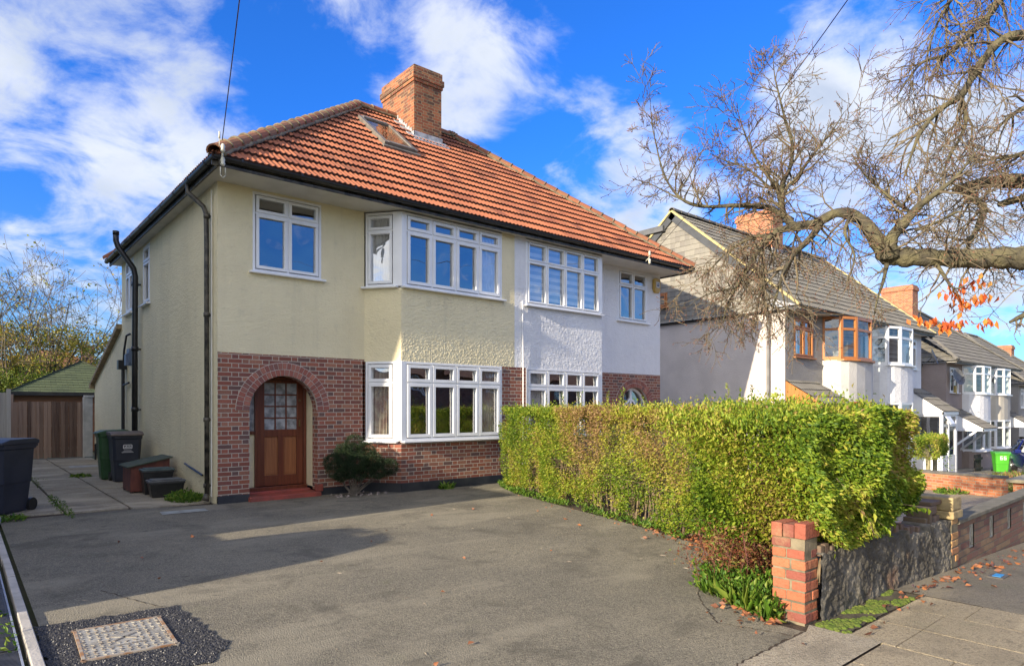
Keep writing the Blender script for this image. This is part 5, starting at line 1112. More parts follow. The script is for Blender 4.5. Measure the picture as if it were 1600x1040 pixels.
# the leafy spray that hangs over the wall
P = []; D = []; m = M()
for k in range(34):
    b = Vector((rr(1.9, 2.75), -8.95, rr(.75, 1.15))); e = b + Vector((rr(-.15, .3), rr(-.28, -.12), rr(-.34, -.05))); md = b.lerp(e, .5) + Z_ * .06; m.tube([b, md, e], [.005, .003, .0015], 4)
    for j in range(16):
        s = j / 15; q = b.lerp(md, s * 2) if s < .5 else md.lerp(e, s * 2 - 1); P.append(tuple(q)); D.append(tuple((e - b).normalized() * .7 + Vector((random.gauss(0, .6), random.gauss(0, .3), random.gauss(-.5, .4)))))
b = Vector((2.75, -9.05, .72)); e = Vector((3.25, -9.3, .70)); m.tube([b, b.lerp(e, .5) + Z_ * .03, e], [.004, .003, .002], 4)
for j in range(14): P.append(tuple(b.lerp(e, .25 + .75 * j / 14))); D.append((rr(.1, 1), rr(-1, .2), rr(-.7, .3)))
leaves('hanging_spray', np.array(P), np.array(D), .075 * rng.uniform(.7, 1.2, len(P)), rng.normal(.5, .15, len(P)), LG, hd, .38); m.build('spray_stems', MATS['hedge_wood'], hd)
# ground weeds, litter
def tuft(name, label, c, r, n, size, mat, up=.8, h=.12, cat='weeds', shape=None, kindv='stuff'):
    P = []; D = []
    for i in range(n):
        a = random.uniform(0, 6.28); q = math.sqrt(random.random()); x = c[0] + r[0] * q * math.cos(a); y = c[1] + r[1] * q * math.sin(a)
        if shape and not shape(x, y): continue
        P.append((x, y, c[2] + h * random.random() ** 1.5 * (1 - .6 * q))); D.append((random.gauss(0, .6), random.gauss(0, .6), up * random.random()))
    o = leaves(name, np.array(P), np.array(D), size * rng.uniform(.5, 1.4, len(P)), rng.uniform(0, 1, len(P)), mat, None, .35, loc=c)
    tag(o, label, cat)
    if kindv: o['kind'] = kindv
    return o
tuft('weeds', 'bright green weeds growing at the foot of the cream side wall', (-.3, .82, 0), (.28, .42), 1500, .055, LW, 1.0, .2)
tuft('weeds', 'small weeds between the path slabs near the fence', (-2.0, 6.2, .01), (.3, 1.8), 700, .03, LW, 1.3, .05, shape=lambda x, y: abs(x + 2.01) < .05 or abs(y - 6.2) < .08)
tuft('weeds', 'thin line of moss and weeds along the slab joint by the drive', (-2.0, 1.4, .01), (.1, 1.6), 380, .035, LW, .9, .04)
tuft('weeds', 'little tuft of weed at the base of the brick bay', (4.05, -.68, 0), (.16, .1), 90, .12, LW, .8, .05)
tuft('weeds', 'grass tuft growing across the path joint beside the bins', (-1.1, 6.5, .01), (.2, .3), 260, .06, LW, 1.5, .03)
tuft('weeds', 'small weed beside the navy bin at the kerb end', (-2.7, .2, 0), (.2, .2), 160, .07, LW, .9, .08)
tuft('weeds', 'small yellow-green sprigs poking through the ribbed mat', (-2.99, -5.55, .02), (.06, .55), 40, .05, LW, .7, .03)
P = []; D = []; S = []
for i in range(5200):     # green ground cover beside the hedge foot
    s = random.random(); 
    k = s * (len(HL) - 1); a = HL[int(k)]; b = HL[min(int(k) + 1, len(HL) - 1)]; f = k - int(k); x = a[0] + (b[0] - a[0]) * f; y = a[1] + (b[1] - a[1]) * f
    dn = abs(random.gauss(0, .22)); x += dn * .9; y += dn * .15; z = random.random() ** 1.6 * (.06 + .16 * max(0, (s - .4)))
    if mnoise.noise(Vector((x * 2, y * 2, 0))) < -.12 and s < .75: continue
    P.append((x - .03, y, z)); D.append((random.gauss(0, .6), random.gauss(0, .6), random.random())); S.append(.03 + .04 * random.random() + .02 * (s > .8))
for i in range(5200):
    x = random.uniform(1.15, 1.95); y = random.uniform(-8.8, -7.9); 
    if x < 1.3 + (y + 8.8) * .45: continue
    P.append((x, y, random.random() ** 1.4 * .22)); D.append((random.gauss(0, .5), random.gauss(0, .5), 1.2 * random.random())); S.append(.03 + .035 * random.random())
kind(tag(leaves('ground_weeds', np.array(P), np.array(D), np.array(S), rng.uniform(0, 1, len(P)), LW, None, .4, loc=(2.5, -7, 0)), 'green weeds and grass along the foot of the hedge', 'weeds'), 'stuff')
P = []; D = []
for i in range(420):
    x = random.uniform(1.15, 1.75); y = random.uniform(-8.85, -8.1)
    if x < 1.28 + (y + 8.8) * .45: continue
    P.append((x, y, 0)); D.append((random.gauss(0, .45), random.gauss(0, .45), 1.))
kind(tag(leaves('grass_blades', np.array(P), np.array(D), .2 * rng.uniform(.5, 1.3, len(P)), rng.uniform(.2, 1, len(P)), LW, None, .04, loc=(1.5, -8.5, 0)), 'tall grass blades beside the brick gate pier', 'grass'), 'stuff')
P = []; D = []
for i in range(2600):
    s = random.random() ** .8; k = s * (len(HL) - 1); a = HL[int(k)]; b = HL[min(int(k) + 1, len(HL) - 1)]; f = k - int(k); x = a[0] + (b[0] - a[0]) * f; y = a[1] + (b[1] - a[1]) * f
    dn = random.gauss(.22, .22); P.append((x + dn, y + dn * .1, rr(.002, .04))); D.append((random.gauss(0, 1), random.gauss(0, 1), random.gauss(0, .25)))
for i in range(90):
    x, y = random.gauss(3.9, 1.2), -9.2 - abs(random.gauss(0, .12)); P.append((x, y, .012)); D.append((random.gauss(0, 1), random.gauss(0, 1), .15))
for i in range(50): P.append((rr(4.7, 8), -9.3 - abs(random.gauss(0, .1)), .008)); D.append((random.gauss(0, 1), random.gauss(0, 1), .15))
for i in range(22): P.append((rr(-2, 4), rr(-8, -1), .012)); D.append((random.gauss(0, 1), random.gauss(0, 1), .1))
P = np.array(P); P[:, 2] += np.interp(P[:, 0], GB, GZ)
kind(tag(leaves('fallen_leaves', P, np.array(D), .05 * rng.uniform(.5, 1.5, len(P)), rng.uniform(0, 1, len(P)), LB, None, .6, loc=(3, -7, 0)), 'brown and orange fallen leaves along hedge and walls', 'fallen leaves'), 'stuff')
m = M(); rn = random.Random(77)      # grit, bits of bark and twig lying on the tarmac
for i in range(900):
    x = rn.uniform(-2.8, 4.2); y = rn.uniform(-9., .1); s_ = rn.uniform(.004, .011)
    if x > 3.0 + (y + 6.5) * .3 or (-2.9 < x < -1.8 and -7.1 < y < -5.4): continue
    if abs(x + 2.8) > .5 and rn.random() < .45 and y < -1: continue
    a = rn.uniform(0, 6); A = Vector((math.cos(a), math.sin(a), 0)); B = Vector((-A.y, A.x, 0)); p = Vector((x, y, .001)); L = s_ * (1 if rn.random() < .8 else 4)
    m.add([p - A * L, p - B * s_ * .6, p + A * L, p + B * s_ * .6, p + Z_ * s_ * .7], [(0, 1, 4), (1, 2, 4), (2, 3, 4), (3, 0, 4)], rn.random())
kind(tag(m.build('grit', plain('grit_chips', (.34, .29, .22), (.10, .08, .06), 30, .9, rnd=.7)), 'loose grit and bark bits scattered on the tarmac drive', 'grit'), 'stuff')
# reddish dry shrub at the hedge foot, behind the pier
t_ = thing('purple_shrub', 'reddish-brown wiry shrub at the foot of the hedge behind the brick pier', 'shrub', (1.75, -8.2, 0)); m = M(); P = []; D = []
for i in range(170):
    b = Vector((rr(1.75, 2.5), rr(-8.45, -7.9), 0)); e = b + Vector((random.gauss(-.08, .14), random.gauss(-.03, .14), rr(.15, .65))); md = b.lerp(e, .5) + Vector((rr(-.08, .08), rr(-.08, .08), .03)); m.tube([b, md, e], [.004, .003, .0012], 3)
    for k in range(30):
        q = md.lerp(e, random.random()) + Vector((random.gauss(0, .05), random.gauss(0, .05), random.gauss(0, .05))); P.append(tuple(q)); D.append((random.gauss(0, 1), random.gauss(0, 1), random.gauss(0, .6)))
m.build('stems', plain('red_stem', (.22, .09, .07), None, 8, .8), t_); leaves('foliage', np.array(P), np.array(D), .026 * rng.uniform(.6, 1.5, len(P)), rng.uniform(0, 1, len(P)), LR, t_, .5)
# dark dwarf conifer beside the porch
t_ = thing('dwarf_conifer', 'small dark green clumpy conifer bush beside the brick porch', 'bush', (2.22, -.42, 0)); m = M(); P = []; D = []
CL = [(2.26, -.36, .93, .16), (2.42, -.5, .80, .15), (2.02, -.42, .78, .15), (2.2, -.4, .80, .13), (2.02, -.5, .66, .17), (1.85, -.5, .50, .16), (2.28, -.5, .62, .18), (2.5, -.62, .64, .15), (2.62, -.75, .50, .16), (2.38, -.62, .48, .15), (2.06, -.55, .47, .13), (2.74, -.82, .52, .13), (1.80, -.42, .62, .13), (2.15, -.62, .60, .16), (2.42, -.7, .58, .15), (2.1, -.35, .72, .14), (2.2, -.66, .44, .13), (2.5, -.78, .44, .12), (1.92, -.55, .40, .11), (2.48, -.45, .70, .13)]
for cx, cy, cz, r in CL:
    b = Vector((2.22 + rr(-.04, .04), -.45, 0)); md = Vector((2.22 + (cx - 2.22) * .5, -.45, cz * .35)); m.tube([b, md, Vector((cx, cy, cz - .05))], [.013, .009, .005], 6)
    for i in range(1500):
        d_ = Vector((random.gauss(0, 1), random.gauss(0, 1), random.gauss(0, 1))).normalized(); rad = r * 1.15 * (1 + .25 * mnoise.noise(d_ * 3 + Vector((cx * 9, 0, 0)))) * random.uniform(.7, 1.0); q = Vector((cx, cy, cz)) + Vector((d_.x, d_.y, d_.z * .95)) * rad
        if q.z < .27: continue
        P.append(tuple(q)); D.append(tuple(d_ + Vector((random.gauss(0, .4), random.gauss(0, .4), .3))))
m.build('trunk', plain('pale_stem', (.20, .165, .13), (.12, .10, .08), 9, .9), t_); leaves('foliage', np.array(P), np.array(D), .03, rng.uniform(0, 1, len(P)), LD, t_, .28)
# unseen evergreen block beyond the left edge, added to cast the blunt drive shadow
t_ = thing('unseen_shade_shrub', 'unseen evergreen block outside the left edge, shaped to cast the rounded shadow on the drive', 'shrub', (-6.4, -4.38, .44)); P = []; D = []
sup = lambda a: (math.copysign(abs(math.cos(a)) ** .55, math.cos(a)) * .9, abs(math.sin(a)) ** .6 * 1.40)
for i in range(14000):
    a = rr(0, math.pi); y, z = sup(a); f = random.random(); x = rr(-1, 1) if f < .75 else random.choice((-1, 1)); k = 1 if f < .75 else random.random() ** .5; q = Vector((-6.4 + x, -4.38 + y * k, .44 + z * k)); P.append(tuple(q)); D.append((rr(-1, 1), math.cos(a) + rr(-.6, .6), math.sin(a) + rr(-.6, .6)))
m = M(); m.prism([(y * .97, z * .97) for y, z in [sup(math.pi * i / 20) for i in range(21)]], (-7.38, -4.38, .42), Y_, Z_, X_, 0, 1.96); m.build('core', plain('dark_core', (.02, .03, .012), None, 5, .95), t_); leaves('foliage', np.array(P), np.array(D), .06, rng.uniform(0, .5, len(P)), LG, t_, .5)
t_ = thing('added_shade_wall', 'unseen low brick wall outside the left edge, added to shade the drive', 'wall', (-5.6, -3.5, .3)); m = M(); m.box(-5.65, -5.45, -3.95, -3.06, .1, 1.32); m.build('brickwork', MAT_BRICK, t_); m = M(); m.box(-5.68, -5.42, -3.96, -3.06, 1.32, 1.38); m.build('coping', MAT_KERB, t_)  # unseen wall added to cut short the lit strip on the drive

# ================================================================== BOUNDARY WALLS
BR = tile_mat('pier_brick', [(0, (.38, .105, .05)), (.35, (.42, .145, .068)), (.65, (.30, .085, .052)), (1, (.19, .062, .048))], (.34, .24, .13), .75, 4.)
def pier(label, x0, y0, n, w=.2, l=.44, cap=True, mat=BR, z0=0., capmat=None, loc=None, lean=0.):
    """brick by brick pier: w across (Y faces), l deep; chipped edges"""
    t = thing('brick_pier', label, 'brick pier', (x0 + w / 2, y0 + w / 2, z0)); rn = random.Random(int(x0 * 100)); m = M(); mo = M()
    for c in range(n):
        z = z0 + c * .077 + .006; j = lambda s=.0065: rn.uniform(-s, s)
        # faces: two bricks along X? square pier of 1.5 bricks
        if c % 2: cells = [(0, w, 0, .105), (0, .1, .112, l), (.107, w, .112, l)]
        else: cells = [(0, w, l - .105, l), (0, .1, 0, l - .112), (.107, w, 0, l - .112)]
        for a, b, p, q in cells: m.box(x0 + a + j(), x0 + b + j(), y0 + p + j(), y0 + q + j(), z + j(.002), z + .064 + j(.003), rn.random())
    mo.box(x0 + .004, x0 + w - .004, y0 + .004, y0 + l - .004, z0 - .05, z0 + n * .077)
    if cap:
        z = z0 + n * .077
        for i in range(3 if w < .3 else 3):
            a = i * (l + .02) / 3; m.box(x0 - .012 + rn.uniform(-.006, .006), x0 + w + .012, y0 + a - .01, y0 + a + (l + .02) / 3 - .016, z + rn.uniform(0, .004), z + .11 + rn.uniform(-.012, .008), rn.uniform(.6, 1))
    o = m.build('brick', mat, t, bevel=.006); mo.build('mortar', MAT_MORTAR, t); return t
pier('weathered red brick gate pier at the end of the hedge beside the pavement', 1.44, -9.05, 8, .2, .25)
BRY = tile_mat('yellowed_brick', [(0, (.42, .20, .08)), (.35, (.46, .28, .12)), (.65, (.36, .14, .07)), (1, (.30, .18, .09))], (.30, .25, .10), .6)
pier('second brick pier with yellow stone cap where the old wall meets the patterned wall', 4.43, -9.13, 6, .2, .34, mat=BRY, cap=False)
m = M(); m.box(4.38, 4.68, -9.16, -8.78, .45, .53); m.box(4.33, 4.60, -9.15, -8.75, .47, .53) if False else None; m.prism([(0, 0), (.28, 0), (.28, .11), (.25, .135), (.02, .135), (0, .13)], (4.39, -9.15, .533), X_, Z_, Y_, 0, .36)
o = m.build('cap_stone', plain('yellow_stone', (.44, .34, .17), (.30, .23, .12), 9, .9, .01, 30), bpy.data.objects['brick_pier.001'], bevel=.012)
# old rendered wall between the piers, with jagged soldier coping
OLD, t = newmat('old_wall'); p = pos(t)
col = mixc(t, mrange(t, nz(t, p, 3., 8, .7), .4, .62), (.075, .068, .055), (.22, .20, .16)); col = mixc(t, mrange(t, nz(t, p, 1.3, 5, .6), .55, .68), col, (.23, .14, .09))
finish(t, col, .95, mth(t, 'ADD', nz(t, p, 9., 8, .7), mth(t, 'MULTIPLY', nz(t, p, 50., 5), .4)), .03)
t_ = thing('garden_wall', 'old dark crumbling rendered wall under the hedge between two piers', 'wall', (3.0, -9.05, 0)); m = M(); k = 240; grid = []
rn = random.Random(21)
for i in range(k + 1):
    x = 1.615 + (4.43 - 1.615) * i / k; top = .49 - .05 * (x - 1.6) / 2.8 + .012 * math.sin(i * .5) - (.05 if 3.3 < x < 3.8 else 0)
    col_ = []
    for j in range(43): z = -.08 + (top + .08) * j / 42; col_.append((x, -9.09 + .012 * mnoise.noise(Vector((x * 4, z * 4, 0))) + .013 * mnoise.noise(Vector((x * 13, z * 13, 3))) + .012 * mnoise.noise(Vector((x * 33, z * 33, 3))) * (1 + mnoise.noise(Vector((x * 3, z * 3, 9)))) - .03 * (x - 1.6) / 2.8, z))
    grid.append(col_ + [(x, -8.87, top + .004)])
b = len(m.v)
for c in grid: m.v += c
for i in range(k):
    for j in range(43): a = i * 44 + j; m.f.append((a, a + 44, a + 45, a + 1)); m.r.append(0); m.mi.append(0)
m.build('wall_body', OLD, t_, smooth=True); m = M(); x = 1.64
while x < 4.3:
    w = rn.uniform(.055, .075); h = rn.uniform(.06, .125); z = .47 - .05 * (x - 1.6) / 2.8 - (.05 if 3.3 < x < 3.8 else 0)
    if rn.random() > .12: m.box(x, x + w, -9.075 + rn.uniform(-.015, .02), -8.87, z, z + h * (.75 if x < 3.9 else 1.2), rn.random())
    x += w + .012
m.box(3.95, 4.22, -9.06, -8.9, .52, .60, .4); m.box(4.1, 4.4, -9.05, -8.88, .60, .64, .2)
m.build('coping', tile_mat('old_coping', [(0, (.13, .085, .06)), (.5, (.19, .13, .09)), (1, (.09, .07, .055))], (.16, .15, .09), .6), t_, bevel=.008)
# patterned brick wall beyond the second pier
t_ = thing('patterned_garden_wall', 'brown brick garden wall with pale pierced screen blocks and flat coping', 'wall', (9, -9.2, 0)); m = M(); zt = .375
x0, x1 = 4.64, 13.2
def wy(x): return -9.11 + .02 * (x - 4.64)
hol = [(5.12, 5.3), (5.95, 6.13), (6.8, 6.98), (7.65, 7.83), (8.5, 8.68), (9.35, 9.53), (10.2, 10.38)]
xs = sorted([x0, x1] + [v for h in hol for v in h])
for a, b in zip(xs, xs[1:]):
    ish = any(abs(h[0] - a) < 1e-6 for h in hol)
    for z0_, z1_ in ((-.9, .05), (.05, .31), (.31, zt)):
        if ish and z0_ == .05: continue
        g_ = 0
        m.quad((a, wy(a), z0_ + g_), (b, wy(b), z0_ + g_), (b, wy(b), z1_ + g_), (a, wy(a), z1_ + g_)); m.quad((a, wy(a) + .11, z0_), (a, wy(a) + .11, z1_), (b, wy(b) + .11, z1_), (b, wy(b) + .11, z0_))
m.quad((x0, wy(x0), -.9), (x0, wy(x0), zt), (x0, wy(x0) + .11, zt), (x0, wy(x0) + .11, -.9)); m.build('brickwork', MAT_BRICKB, t_)
m = M(); U = u2((1, .02, 0)); m.fr((x0, wy(x0), zt), U, u2((-.02, 1, 0)), Z_, -.02, (x1 - x0) * 1.003, -.035, .16, 0, .045); m.build('coping', plain('mossy_coping', (.20, .18, .13), (.14, .13, .09), 6, .95, .01, 30), t_, bevel=.006)
m = M()
for a, b in hol:
    O = Vector((a, wy(a) + .03, .05)); w, h = b - a, .26; bx = lambda q: m.fr(O, U, Z_, u2((.02, -1, 0)), *q)
    bx((0, .022, 0, h, -.04, .02)); bx((w - .022, w, 0, h, -.04, .02)); bx((.022, w - .022, 0, .022, -.04, .02)); bx((.022, w - .022, h - .022, h, -.04, .02))
    for s in (-1, 1): dg = u2(U * (w - .04) + Z_ * (h - .04) * s); C_ = O + U * w / 2 + Z_ * h / 2; m.fr(C_, dg, dg.cross(u2((.02, -1, 0))), u2((.02, -1, 0)), -.145, .145, -.012, .012, -.035, .012 + .001 * s)
    bx((w / 2 - .01, w / 2 + .01, .02, h - .02, -.03, .008)); bx((.02, w - .02, h / 2 - .01, h / 2 + .01, -.03, .006))
m.build('screen_block', plain('cast_concrete', (.50, .47, .38), (.38, .36, .29), 9, .9), t_)
# low orange wall between the far drives, its pier, lollipop hedge
t_ = thing('low_brick_wall', 'low orange brick wall with dark coping beyond the block paved drive', 'wall', (16, -6, -.5)); m = M(); A, B = Vector((17.6, -2.6, -.75)), Vector((15.7, -7.0, -.65)); U = (B - A).normalized(); N_ = U.cross(Z_)
wall(m, A, U, (B - A).length, -.75, -.20, N=N_); m.fr(A, U, Z_, -N_, 0, (B - A).length, 0, .55, .01, .2); m.build('brickwork', MAT_BRICKO, t_); m = M(); m.fr(A, U, Z_, N_, -.05, (B - A).length, .55, .61, -.22, .02); m.build('coping', plain('dark_coping', (.10, .10, .10), (.15, .14, .12), 6, .9), t_)
t_ = thing('low_pier', 'low orange brick pier with pale flat cap at the right edge', 'brick pier', (14.6, -7.8, -.4)); m = M(); m.box(13.9, 15.6, -7.9, -7.6, -.5, .0); m.build('brickwork', MAT_BRICKO, t_); m = M(); m.box(13.75, 15.7, -8.0, -7.5, .0, .07); m.build('cap_stone', plain('pale_stone_cap', (.36, .32, .22), (.26, .23, .16), 5, .9), t_, bevel=.01)
lh = hedge('clipped rectangular hedge raised on two bare stems in front of the low orange wall', [(16.7, -5.1), (19.5, -4.5)], .3, .56, 2600, .045, LG, base=-1, core=False, z0=.2, top_noise=.03, name='lollipop_hedge')
m = M()
for q_, (x, y) in enumerate(((17.3, -4.95), (18.85, -4.65))):
    m = M()
    m.tube([(x, y, gz(x) - .05), (x + .02, y, -.1), (x, y, .3)], [.075, .06, .07], 8)
    for k in range(14): m.tube([(x, y, .12), (x + random.gauss(0, .25), y + random.gauss(0, .12), rr(.4, .7))], [.02, .006], 4)
    m.build('trunk', plain('lichen_bark', (.34, .31, .18), (.24, .22, .13), 9, .9), lh)
tuft('low_planting', 'low green ground planting at the foot of the orange wall', (16.4, -5.9, gz(16.4)), (1.2, .4), 900, .09, LW, .8, .16, 'plants')
tuft('low_planting', 'scrubby green and brown border plants before the green bin', (20.5, -6.3, gz(20.5) + .02), (2.6, 1.2), 5200, .13, leaf_mat('scrub_leaf', [(0, (.06, .12, .02)), (.5, (.16, .19, .05)), (.7, (.30, .16, .08)), (1, (.34, .30, .08))], .3), 1.2, .42, 'plants')
tuft('climbing_rose', 'thin straggly rose stem before the brown wall', (24.8, -3.2, -.9), (.3, .3), 160, .09, LW, .4, 1.8, 'plant', kindv=None)
t_ = thing('picket_fence', 'short dark picket fence panel left of the lime green bin', 'fence', (32, -2.4, -1.4)); m = M()
for i in range(4): m.box(31.5 + i * .28, 31.65 + i * .28, -2.42, -2.39, -1.4, -.5)
for z in (-.75, -.3): m.box(31.4, 32.6, -2.46, -2.42, z - .45, z - .35)
m.build('pale', plain('dark_stain', (.03, .025, .02), None, 5, .8), t_)
LIME = plain('lime_plastic', (.08, .42, .03), (.07, .36, .03), 2, .4)
wheelie_bin('bright lime green wheelie bin numbered 66 in the far front garden', (33.2, -3.0, -1.42), R(-60), LIME, plain('green_lid', (.09, .40, .06), None, 2, .5), .58, .62, .98, num='66')
# parked car
def car(label, loc, rz):
    t = thing('parked_car', label, 'car', (0, 0, 0)); BL = plain('blue_car_paint', (.012, .022, .16), (.012, .02, .13), 1, .22, metal=.3)
    st = [(-2.0, .62, .30, .60, .60), (-1.9, .72, .22, .78, .7), (-1.5, .80, .2, .90, .78), (-.95, .84, .2, .98, .8), (-.35, .85, .2, 1.02, .80), (.6, .85, .2, 1.05, .80), (1.4, .84, .2, 1.06, .78), (1.85, .78, .25, 1.0, .7), (1.98, .68, .35, .85, .6)]
    m = M(); n = 0
    for x, hw, zb, zt, ht in st:   # x runs from nose (negative) to tail
        m.v += [(x, -hw * .9, zb), (x, -hw, zb + .15), (x, -hw, zt - .2), (x, -ht, zt), (x, 0, zt + .03), (x, ht, zt), (x, hw, zt - .2), (x, hw, zb + .15), (x, hw * .9, zb)]
    for i in range(len(st) - 1):
        for j in range(9): a = i * 9 + j; b = i * 9 + (j + 1) % 9; m.f.append((a, b, b + 9, a + 9)); m.r.append(0); m.mi.append(0)
    m.f.append(tuple(range(9))); m.f.append(tuple(range(len(m.v) - 9, len(m.v)))[::-1]); m.r += [0, 0]; m.mi += [0, 0]
    o = m.build('body', BL, t, smooth=True); sb = o.modifiers.new('s', 'SUBSURF'); sb.levels = sb.render_levels = 2
    m = M(); rf = [(-.95, .76, .98), (-.30, .60, 1.40), (.3, .60, 1.47), (1.2, .58, 1.42), (1.8, .66, 1.05)]
    for x, hw, z in rf: m.v += [(x, -hw, z), (x, -hw * .5, z + .02), (x, hw * .5, z + .02), (x, hw, z)]
    for x, hw, z in rf: m.v += [(x, -.8, min(z, 1.0)), (x, .8, min(z, 1.0))]
    for i in range(4):
        for j in range(3): a = i * 4 + j; m.f.append((a, a + 1, a + 5, a + 4)); m.r.append(0); m.mi.append(1 if i in (0, 3) else 0)
        for s in (0, 1): a = i * 4 + (3 if s else 0); b = 20 + i * 2 + s; m.f.append((a, a + 4, b + 2, b) if s else (a, b, b + 2, a + 4)); m.r.append(0); m.mi.append(1)
    g = m.build('cabin', [BL, glass_mat('car_glass', .5, (.25, .35, .35))], t)
    m = M()
    for s in (-1, 1):
        for p, q in zip(rf, rf[1:]): m.tube([(p[0], s * p[1], p[2]), (q[0], s * q[1], q[2])], .035, 6)
        m.tube([(.3, s * .6, 1.47), (.35, s * .8, 1.0)], .035, 6)
    m.build('pillar', BL, t)
    for s in (-1, 1):
        for x in (-1.3, 1.3):
            m = M(); m.tube([(x, s * .66, .31), (x, s * .87, .31)], .31, 22); w = m.build('tyre', MAT_BLACK, t, bevel=.02); m = M(); m.tube([(x, s * .8, .31), (x, s * .885, .31)], .19, 16); m.build('rim', plain('alloy', (.5, .5, .5), None, 5, .3, metal=.8), w)
        m = M(); m.prism([(-1.93, .58), (-1.62, .70), (-1.45, .80), (-1.75, .74)], (0, s * .56 - (.0 if s > 0 else .24), 0), X_, Z_, Y_, 0, .24); m.build('headlight', plain('headlight_glass', (.7, .72, .75), None, 5, .1), t, bevel=.03)
        m = M(); m.fr((-.62, s * .95, 1.02), X_, Y_, Z_, -.07, .07, -.11, .11, -.07, .08); m.build('mirror', BL, t, bevel=.03)
    m = M(); m.box(-1.99, -1.93, -.4, .4, .42, .58); m.build('grille', MAT_BLACK, t, bevel=.02)
    t.location = loc; t.rotation_euler = (0, 0, rz)
car('dark blue hatchback car parked at the right edge of the photo facing the camera', (30.7, -5.0, -1.2), R(22))
t_ = thing('flower_tub', 'small pale tub with red flowers at the far house door', 'plant pot', (22, -5, -.7)) if False else None

# ================================================================== TREES
def grow(m, p, d, L, r, lvl, tips, buds, droop=0., wig=.25, nseg=4, sides=5, child=(3, 5), ratio=.6, up=0., minr=.0018, rn=random):
    pts = [p.copy()]; rad = [r]; dirs = [d.copy()]
    for i in range(nseg):
        d = (d + Vector((rn.gauss(0, wig), rn.gauss(0, wig), rn.gauss(0, wig) + up - droop)) * .5).normalized(); p = p + d * (L / nseg); pts.append(p.copy()); dirs.append(d.copy()); rad.append(max(minr, r * (1 - .75 * (i + 1) / nseg)))
    m.tube(pts, rad, sides if lvl > 0 else 3, cap=False, r=rn.random())
    if lvl == 0:
        tips.append((pts[-1], d)); 
        for i in range(1, len(pts)): buds.append((pts[i], dirs[i]))
        return
    for c in range(rn.randint(*child)):
        f = rn.uniform(.2, 1.); k = min(int(f * nseg), nseg - 1); q = pts[k].lerp(pts[k + 1], f * nseg - k); s = Vector((rn.gauss(0, 1), rn.gauss(0, 1), rn.gauss(0, 1))); s = (s - dirs[k] * s.dot(dirs[k])).normalized()
        nd_ = (dirs[k] * rn.uniform(.5, 1.) + s * rn.uniform(.5, .9)).normalized(); grow(m, q, nd_, L * ratio * rn.uniform(.7, 1.2), max(minr, rad[k] * .6), lvl - 1, tips, buds, droop, wig, 3 if lvl == 1 else nseg, 4, child, ratio, up, minr, rn)
def budmesh(buds, size, parent, mat, name='buds', jit=.5):
    n = len(buds); P = np.array([tuple(b[0]) for b in buds]); D = np.array([tuple(b[1]) for b in buds]) + rng.normal(0, jit, (n, 3))
    return leaves(name, P, D, size * rng.uniform(.6, 1.3, n), rng.uniform(0, 1, n), mat, parent, .42, fold=.5)
# --- gnarled cherry tree on the pavement at the right, trunk outside the frame
CT = thing('cherry_tree', 'gnarled leafless cherry tree reaching in from the right, with a few orange leaves', 'tree', (5.3, -11.6, 0))
def limb_pts(pr): return [Vector(p[:3]) for p in pr], [p[3] for p in pr]
